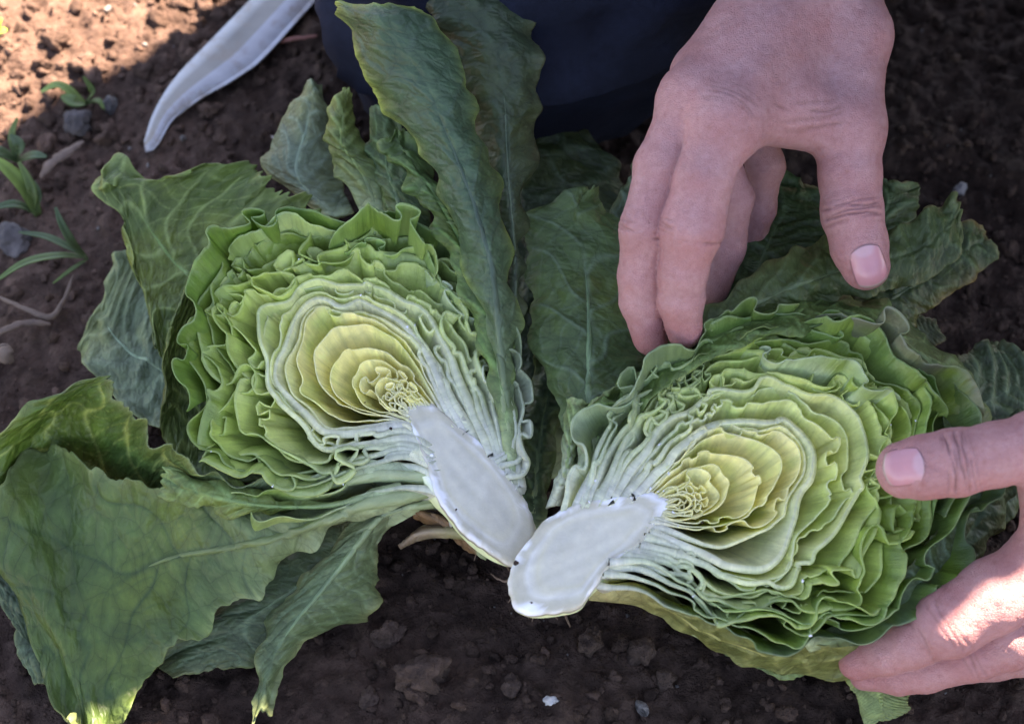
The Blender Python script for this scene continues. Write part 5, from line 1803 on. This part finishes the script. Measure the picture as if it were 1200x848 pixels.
A_ix = [A_im, J(824, 212, 13.6, 34), J(810, 268, 12.6, 37), J(800, 320, 11.2, 28), J(798, 352, 10.2, 26.5), J(802, 388, 9.0, 21)]
A_md = [A_mm, J(775, 195, 13.2, 31), J(757, 268, 12.0, 30), J(751, 325, 10.4, 26), J(752, 352, 9.6, 25), J(762, 396, 8.2, 21)]
A_rg = [A_rm, J(836, 170, 12.0, 27), J(856, 232, 10.2, 26), J(850, 290, 8.4, 23), J(836, 340, 7.0, 19)]
A_pk = [A_pm, J(880, 130, 11.4, 24), J(897, 195, 9.8, 22), J(890, 245, 8.2, 19), J(882, 275, 7.2, 16)]
A_th = [A_tm, J(996, 205, 11.9, 36), A_ti, J(1007, 288, 10.5, 33.5), A_tt]
toCam = (CAM - A_tt[0]) / np.linalg.norm(CAM - A_tt[0])


def ax(a, b):
    return b[0] - a[0]


dorsA = np.array([-0.25, 0.25, 0.9])
V, Q, C, A_fn = grow_hand(A_core, [chain(A_ix), chain(A_md), chain(A_rg), chain(A_pk), chain(A_th)], [
    (A_ti[0], ax(A_th[1], A_tt), toCam, [(-0.32, 0.55), (-0.16, 1.0), (0.0, 0.8), (0.13, 1.0), (0.27, 0.7), (0.40, 0.4), (-0.5, 0.3)], 0.08, 1.25, 0.05),
    (A_ix[2][0], ax(A_ix[1], A_ix[3]), (-0.9, 0.1, 0.35), [(-0.2, 0.6), (-0.05, 1.0), (0.1, 0.8), (0.22, 0.6)], 0.05, 0.9, 0.045),
    (A_md[2][0], ax(A_md[1], A_md[3]), (-0.9, 0.1, 0.3), [(-0.16, 0.6), (0.0, 1.0), (0.15, 0.7)], 0.05, 0.9, 0.045),
    (A_ix[2][0], ax(A_ix[1], A_ix[3]), (0.6, -0.7, 0.1), [(0.28, 1.0)], 0.06, 1.2, 0.05),
    (A_md[2][0], ax(A_md[1], A_md[3]), (0.6, -0.7, 0.1), [(0.2, 1.0)], 0.06, 1.2, 0.05),
    (A_im[0], ax(A_wr, A_im), toCam, [(-0.55, 0.5), (-0.3, 0.7), (-0.1, 0.8), (0.1, 0.8), (0.3, 0.7), (0.5, 0.5), (0.7, 0.3)], 0.022, 1.1, 0.05),
    (J(950, 135, 14.2, 1)[0], ax(A_wr, A_tm) + np.array([0.8, 0, 0]), toCam, [(-0.5, 0.5), (-0.2, 0.9), (0.05, 0.6), (0.3, 0.8)], 0.025, 1.3, 0.07),
    (A_wr[0], ax(A_fa, A_wr), toCam, [(0.6, 0.5), (0.9, 0.5), (1.3, 0.4)], 0.02, 3.0, 0.09)],
    0.11, bumps=[(J(945, 0, 16.3, 1)[0], A_im[0] + 1.2 * toCam, 0.06, 0.35), (J(930, 0, 16.3, 1)[0], A_mm[0] + 1.1 * toCam, 0.05, 0.35),
                  (J(990, 20, 15.5, 1)[0], A_tm[0] + 1.2 * toCam, 0.05, 0.4)],
    reds=[(A_ix[2][0], 1.5, 0.35), (A_ix[-1][0], 1.3, 0.5), (A_md[-1][0], 1.4, 0.6), (A_tt[0], 1.4, 0.5), (A_ti[0], 1.0, 0.3), (A_im[0], 1.4, 0.3)], seed=2)
body_parts.append((V, Q, C))


def nail_on(fn, tip, axis_dir, up, half_w, length, seed):
    """Curved nail plate laid on the finger: follows its surface, slightly proud of it."""
    t = np.asarray(axis_dir) / np.linalg.norm(axis_dir)
    up = np.asarray(up) - t * (np.asarray(up) @ t)
    up /= np.linalg.norm(up)
    sd = np.cross(t, up)
    n, m = 25, 21
    a = np.linspace(-1, 1, n)
    b = np.linspace(-1, 1, m)
    A, B = np.meshgrid(a, b, indexing='ij')
    # rounded rectangle footprint
    wx = half_w * (1 - 0.10 * (A < 0) * A ** 2 - 0.16 * np.maximum(0, A) ** 4)
    Y = B * wx
    X = A * length * (1 - 0.26 * B ** 2 * (A > 0) - 0.24 * B ** 2 * (A < 0))
    P = tip + X[..., None] * t + Y[..., None] * sd + up * 2.2
    p = P.reshape(-1, 3)
    for _ in range(40):
        p = p - up * (np.clip(fn(p), -0.2, 0.25) * 0.8)[:, None]
    P = p.reshape(n, m, 3)
    P = P + up * (-0.012 + 0.05 * (1 - B ** 2) + 0.02 * A)[..., None]
    V, F = slab(P, grid_normals(P), 0.045)
    base = np.broadcast_to(np.array((0.47, 0.205, 0.215)), (n, m, 3)).copy()
    lun = 1 - smooth(0.45, 1.05, ((A + 1.0) / 0.62) ** 2 + (B / 0.75) ** 2)
    base = mix(base, np.array((0.50, 0.32, 0.33)), lun * 0.6)
    free = smooth(0.84, 0.92, A + 0.05 * B ** 2)
    base = mix(base, np.array((0.40, 0.31, 0.26)), free * 0.8)
    rimd = smooth(0.93, 1.0, np.maximum(np.abs(B), -A))
    base = mix(base, np.array((0.14, 0.075, 0.06)), rimd * 0.6)
    base = base * (1 + 0.04 * n1(B * 9, seed))[..., None]
    C = base.reshape(-1, 3)
    return V, F, np.concatenate([C, C])


nails.append(nail_on(A_fn, J(1018, 312, 10.6, 1)[0], ax(A_ti, A_tt) + 0.15 * RIGHT, toCam + 0.08 * RIGHT, 0.64, 0.80, 1))

# ---- left hand of the person (from the right edge), thumb on the cut face, fingers underneath
B_wr, B_fa = J(1345, 640, 7.6, 86), J(1480, 560, 11.0, 96)
B_im, B_mm = J(1232, 662, 6.6, 46), J(1250, 715, 5.4, 44)
B_rm, B_pm = J(1270, 742, 4.6, 36), J(1300, 760, 4.2, 32)
B_tc, B_tm, B_ti, B_tt = J(1310, 560, 9.2, 52), J(1222, 523, 10.4, 39), J(1118, 542, 10.3, 39), J(1060, 550, 9.9, 33)
B_core = [(B_fa[0], B_wr[0], B_fa[1], B_wr[1]),
          (B_wr[0], B_im[0], B_wr[1] * 0.8, B_im[1]), (B_wr[0], B_mm[0], B_wr[1] * 0.8, B_mm[1]), (B_wr[0], B_rm[0], B_wr[1] * 0.7, B_rm[1]), (B_wr[0], B_pm[0], B_wr[1] * 0.6, B_pm[1]),
          (B_wr[0], B_tc[0], B_wr[1] * 0.8, B_tc[1]), (B_tc[0], B_tm[0], B_tc[1], B_tm[1]),
          (B_im[0], J(1236, 590, 8.6, 1)[0], 1.2, 1.0), (J(1236, 590, 8.6, 1)[0], B_tm[0], 1.0, 1.05)]
B_ix = [B_im, J(1165, 698, 5.9, 43), J(1112, 730, 5.2, 40), J(1068, 752, 4.2, 30), J(1040, 763, 3.6, 27), J(1004, 776, 2.8, 21)]
B_md = [B_mm, J(1190, 745, 4.4, 38), J(1140, 766, 3.6, 31), J(1085, 783, 2.8, 28), J(1055, 788, 2.4, 25), J(1014, 790, 2.0, 19)]
B_rg = [B_rm, J(1225, 765, 3.2, 26), J(1165, 772, 2.2, 24), J(1100, 784, 1.6, 21), J(1050, 780, 1.2, 18)]
B_pk = [B_pm, J(1260, 765, 2.6, 22), J(1205, 765, 1.8, 20), J(1150, 768, 1.2, 16)]
B_th = [B_tm, J(1170, 532, 10.5, 38), B_ti, J(1085, 547, 10.1, 37), B_tt]
toCamB = (CAM - B_tt[0]) / np.linalg.norm(CAM - B_tt[0])
V, Q, C, B_fn = grow_hand(B_core, [chain(B_ix), chain(B_md), chain(B_rg), chain(B_pk), chain(B_th)], [
    (B_ti[0], ax(B_th[1], B_tt), toCamB, [(-0.45, 0.5), (-0.28, 0.8), (-0.12, 1.0), (0.02, 0.9), (0.18, 1.0), (0.33, 0.5), (-0.62, 0.3)], 0.08, 1.25, 0.05),
    (B_ix[2][0], ax(B_ix[1], B_ix[3]), toCamB, [(-0.25, 0.5), (-0.05, 0.8), (0.15, 0.6), (0.95, 0.9), (1.1, 0.5)], 0.03, 1.2, 0.055),
    (B_md[2][0], ax(B_md[1], B_md[3]), toCamB, [(-0.2, 0.6), (0.0, 0.9), (0.2, 0.6)], 0.03, 1.0, 0.05),
    (J(1185, 610, 8.2, 1)[0], np.array([0.3, -0.6, -0.4]), toCamB, [(-0.3, 0.6), (0.0, 0.8), (0.35, 0.7), (0.7, 0.5)], 0.025, 1.4, 0.07)],
    0.11, bumps=[(B_wr[0] + 2.2 * toCamB, B_im[0] + 1.2 * toCamB, 0.06, 0.4)],
    reds=[(B_ix[2][0], 1.5, 0.4), (B_ix[-1][0], 1.4, 0.5), (B_tt[0], 1.4, 0.45), (B_im[0], 1.6, 0.4), (B_md[2][0], 1.4, 0.4)], seed=6)
body_parts.append((V, Q, C))
nails.append(nail_on(B_fn, J(1059, 547, 10.6, 1)[0], ax(B_ti, B_tt) + 0.0 * UP, toCamB + 0.05 * UP, 0.66, 0.72, 2))

# ---- the rest of the body, beyond the frame: kneeling, leaning over the lettuce, sun behind
sa = np.array([math.cos(SUN_AZ), -math.sin(SUN_AZ), 0.0])
sb = np.cross(sun_dir, sa)
sb = sb if sb[2] > 0 else -sb


def W(a, b, z):
    """Point at height z that lies a cm across and b cm up as seen along the sun's direction."""
    c = (z - b * sb[2]) / sun_dir[2]
    return a * sa + b * sb + c * sun_dir


pelvis = W(-4.0, -20.0, 26.0)
chest = W(-5.0, -3.0, 52.0)
neck = W(-10.0, 4.5, 67.0)
head = W(-11.8, 7.9, 76.0)
shR, shL = W(-20.5, 1.0, 60.0), W(10.3, 1.3, 58.0)
elR = W(-21.0, -13.0, 36.0)
elL = W(25.0, -15.0, 30.0)
fn_body = Blob([(pelvis, chest, 15.0, 16.0), (chest, neck, 14.0, 6.5), (shR, shL, 7.5, 7.5), (neck, head, 6.0, 9.2), (head, head + [0, -1.5, 3.5], 9.2, 9.6)], [
    [(shR, elR, 6.0, 4.6), (elR, A_fa[0], 4.4, A_fa[1] * 0.9)],
    [(shL, elL, 6.0, 4.6), (elL, B_fa[0], 4.4, B_fa[1] * 0.9)]], kc=5.0, kl=1.5, kj=3.0)
lo, hi = fn_body.bounds(2.5)
V, Q = surface(fn_body, lo, hi, 1.2)
nose_dir = np.array([0.0, -0.9, -0.35])
nose = head + nose_dir * 9.6
V = V + nose_dir * (2.2 * np.exp(-(np.linalg.norm(V - nose, axis=1) / 1.8) ** 2))[:, None]
body_parts.append((V, Q, np.tile(SKIN, (len(V), 1))))

off = 0
VV, QQ, CC = [], [], []
for V, Q, C in body_parts:
    VV.append(V)
    QQ.append(Q + off)
    CC.append(C)
    off += len(V)
person = make_mesh('person', np.concatenate(VV), np.concatenate(QQ), M['skin'], colors=np.concatenate(CC), origin=(pelvis[0], pelvis[1], 0.0))
tag(person, 'person in navy trousers kneeling behind, both bare hands gripping the right lettuce half', 'person')
for V, F, C in nails:
    make_mesh('thumb_nail', V, F, M['nail'], person, C)

# clothing
kn = at(600, -60, 8.4)
knee2 = W(17.0, -20.0, 17.0)
fn_tr = Blob([(pelvis, pelvis + [0, -2, 16], 17.5, 17.5)], [
    [(pelvis + [-8, -4, -2], kn, 10.5, 8.3), (kn, kn + np.array([4.0, 36.0, -2.5]), 8.0, 5.4)],
    [(pelvis + [9, -3, -2], knee2, 10.5, 7.4), (knee2, knee2 + np.array([2.0, 6.0, -12.0]), 7.0, 5.4)]], kc=4.0, kl=2.5, kj=4.0)
lo, hi = fn_tr.bounds(2.5)
V, Q = surface(fn_tr, lo, hi, 0.8)
N = gradient(fn_tr, V, 0.3)
fold = 0.9 * (1 - np.abs(fbm(V * [1, 0.5, 1.4], 0.13, 3, 71))) ** 4 + 0.10 * fbm(V, 0.5, 3, 73)
V = V + N * fold[:, None]
make_mesh('trousers', V, Q, M['cloth'], person, np.array((0.008, 0.011, 0.022)) * (1 + 0.5 * fbm(V, 0.25, 3, 77))[:, None])
fn_sh = Blob([(pelvis + [0, -1, 12], chest, 17.5, 17.0), (chest, neck + [0, 1, -5], 15.5, 8.0), (shR, shL, 8.2, 8.2), (W(-7, 10.2, 66.0), W(1, 5.4, 62.0), 6.1, 4.8)], [  # last cone: unseen shoulder bulge added to block sun between the lit leaf tips
    [(shR, elR * 0.75 + shR * 0.25, 7.2, 6.2)], [(shL, elL * 0.75 + shL * 0.25, 7.2, 6.2)]], kc=5.0, kl=1.5, kj=3.0)
lo, hi = fn_sh.bounds(2.5)
V, Q = surface(fn_sh, lo, hi, 1.2)
N = gradient(fn_sh, V, 0.3)
V = V + N * (0.5 * (1 - np.abs(fbm(V, 0.12, 3, 81))) ** 4)[:, None]
make_mesh('shirt', V, Q, M['cloth'], person, np.tile((0.03, 0.035, 0.05), (len(V), 1)))
fn_ha = Blob([(head + [0, 1.5, 1.5], head + [0, 0.5, 5.0], 9.8, 9.9)], [], kc=1.0)
lo, hi = fn_ha.bounds(1.0)
V, Q = surface(fn_ha, lo, hi, 0.9)
keep = (V[Q].mean(1) - head) @ np.array([0, 0.55, 0.83]) > -1.0
make_mesh('hair', V, Q[keep], M['cloth'], person, np.tile((0.05, 0.032, 0.02), (len(V), 1)))
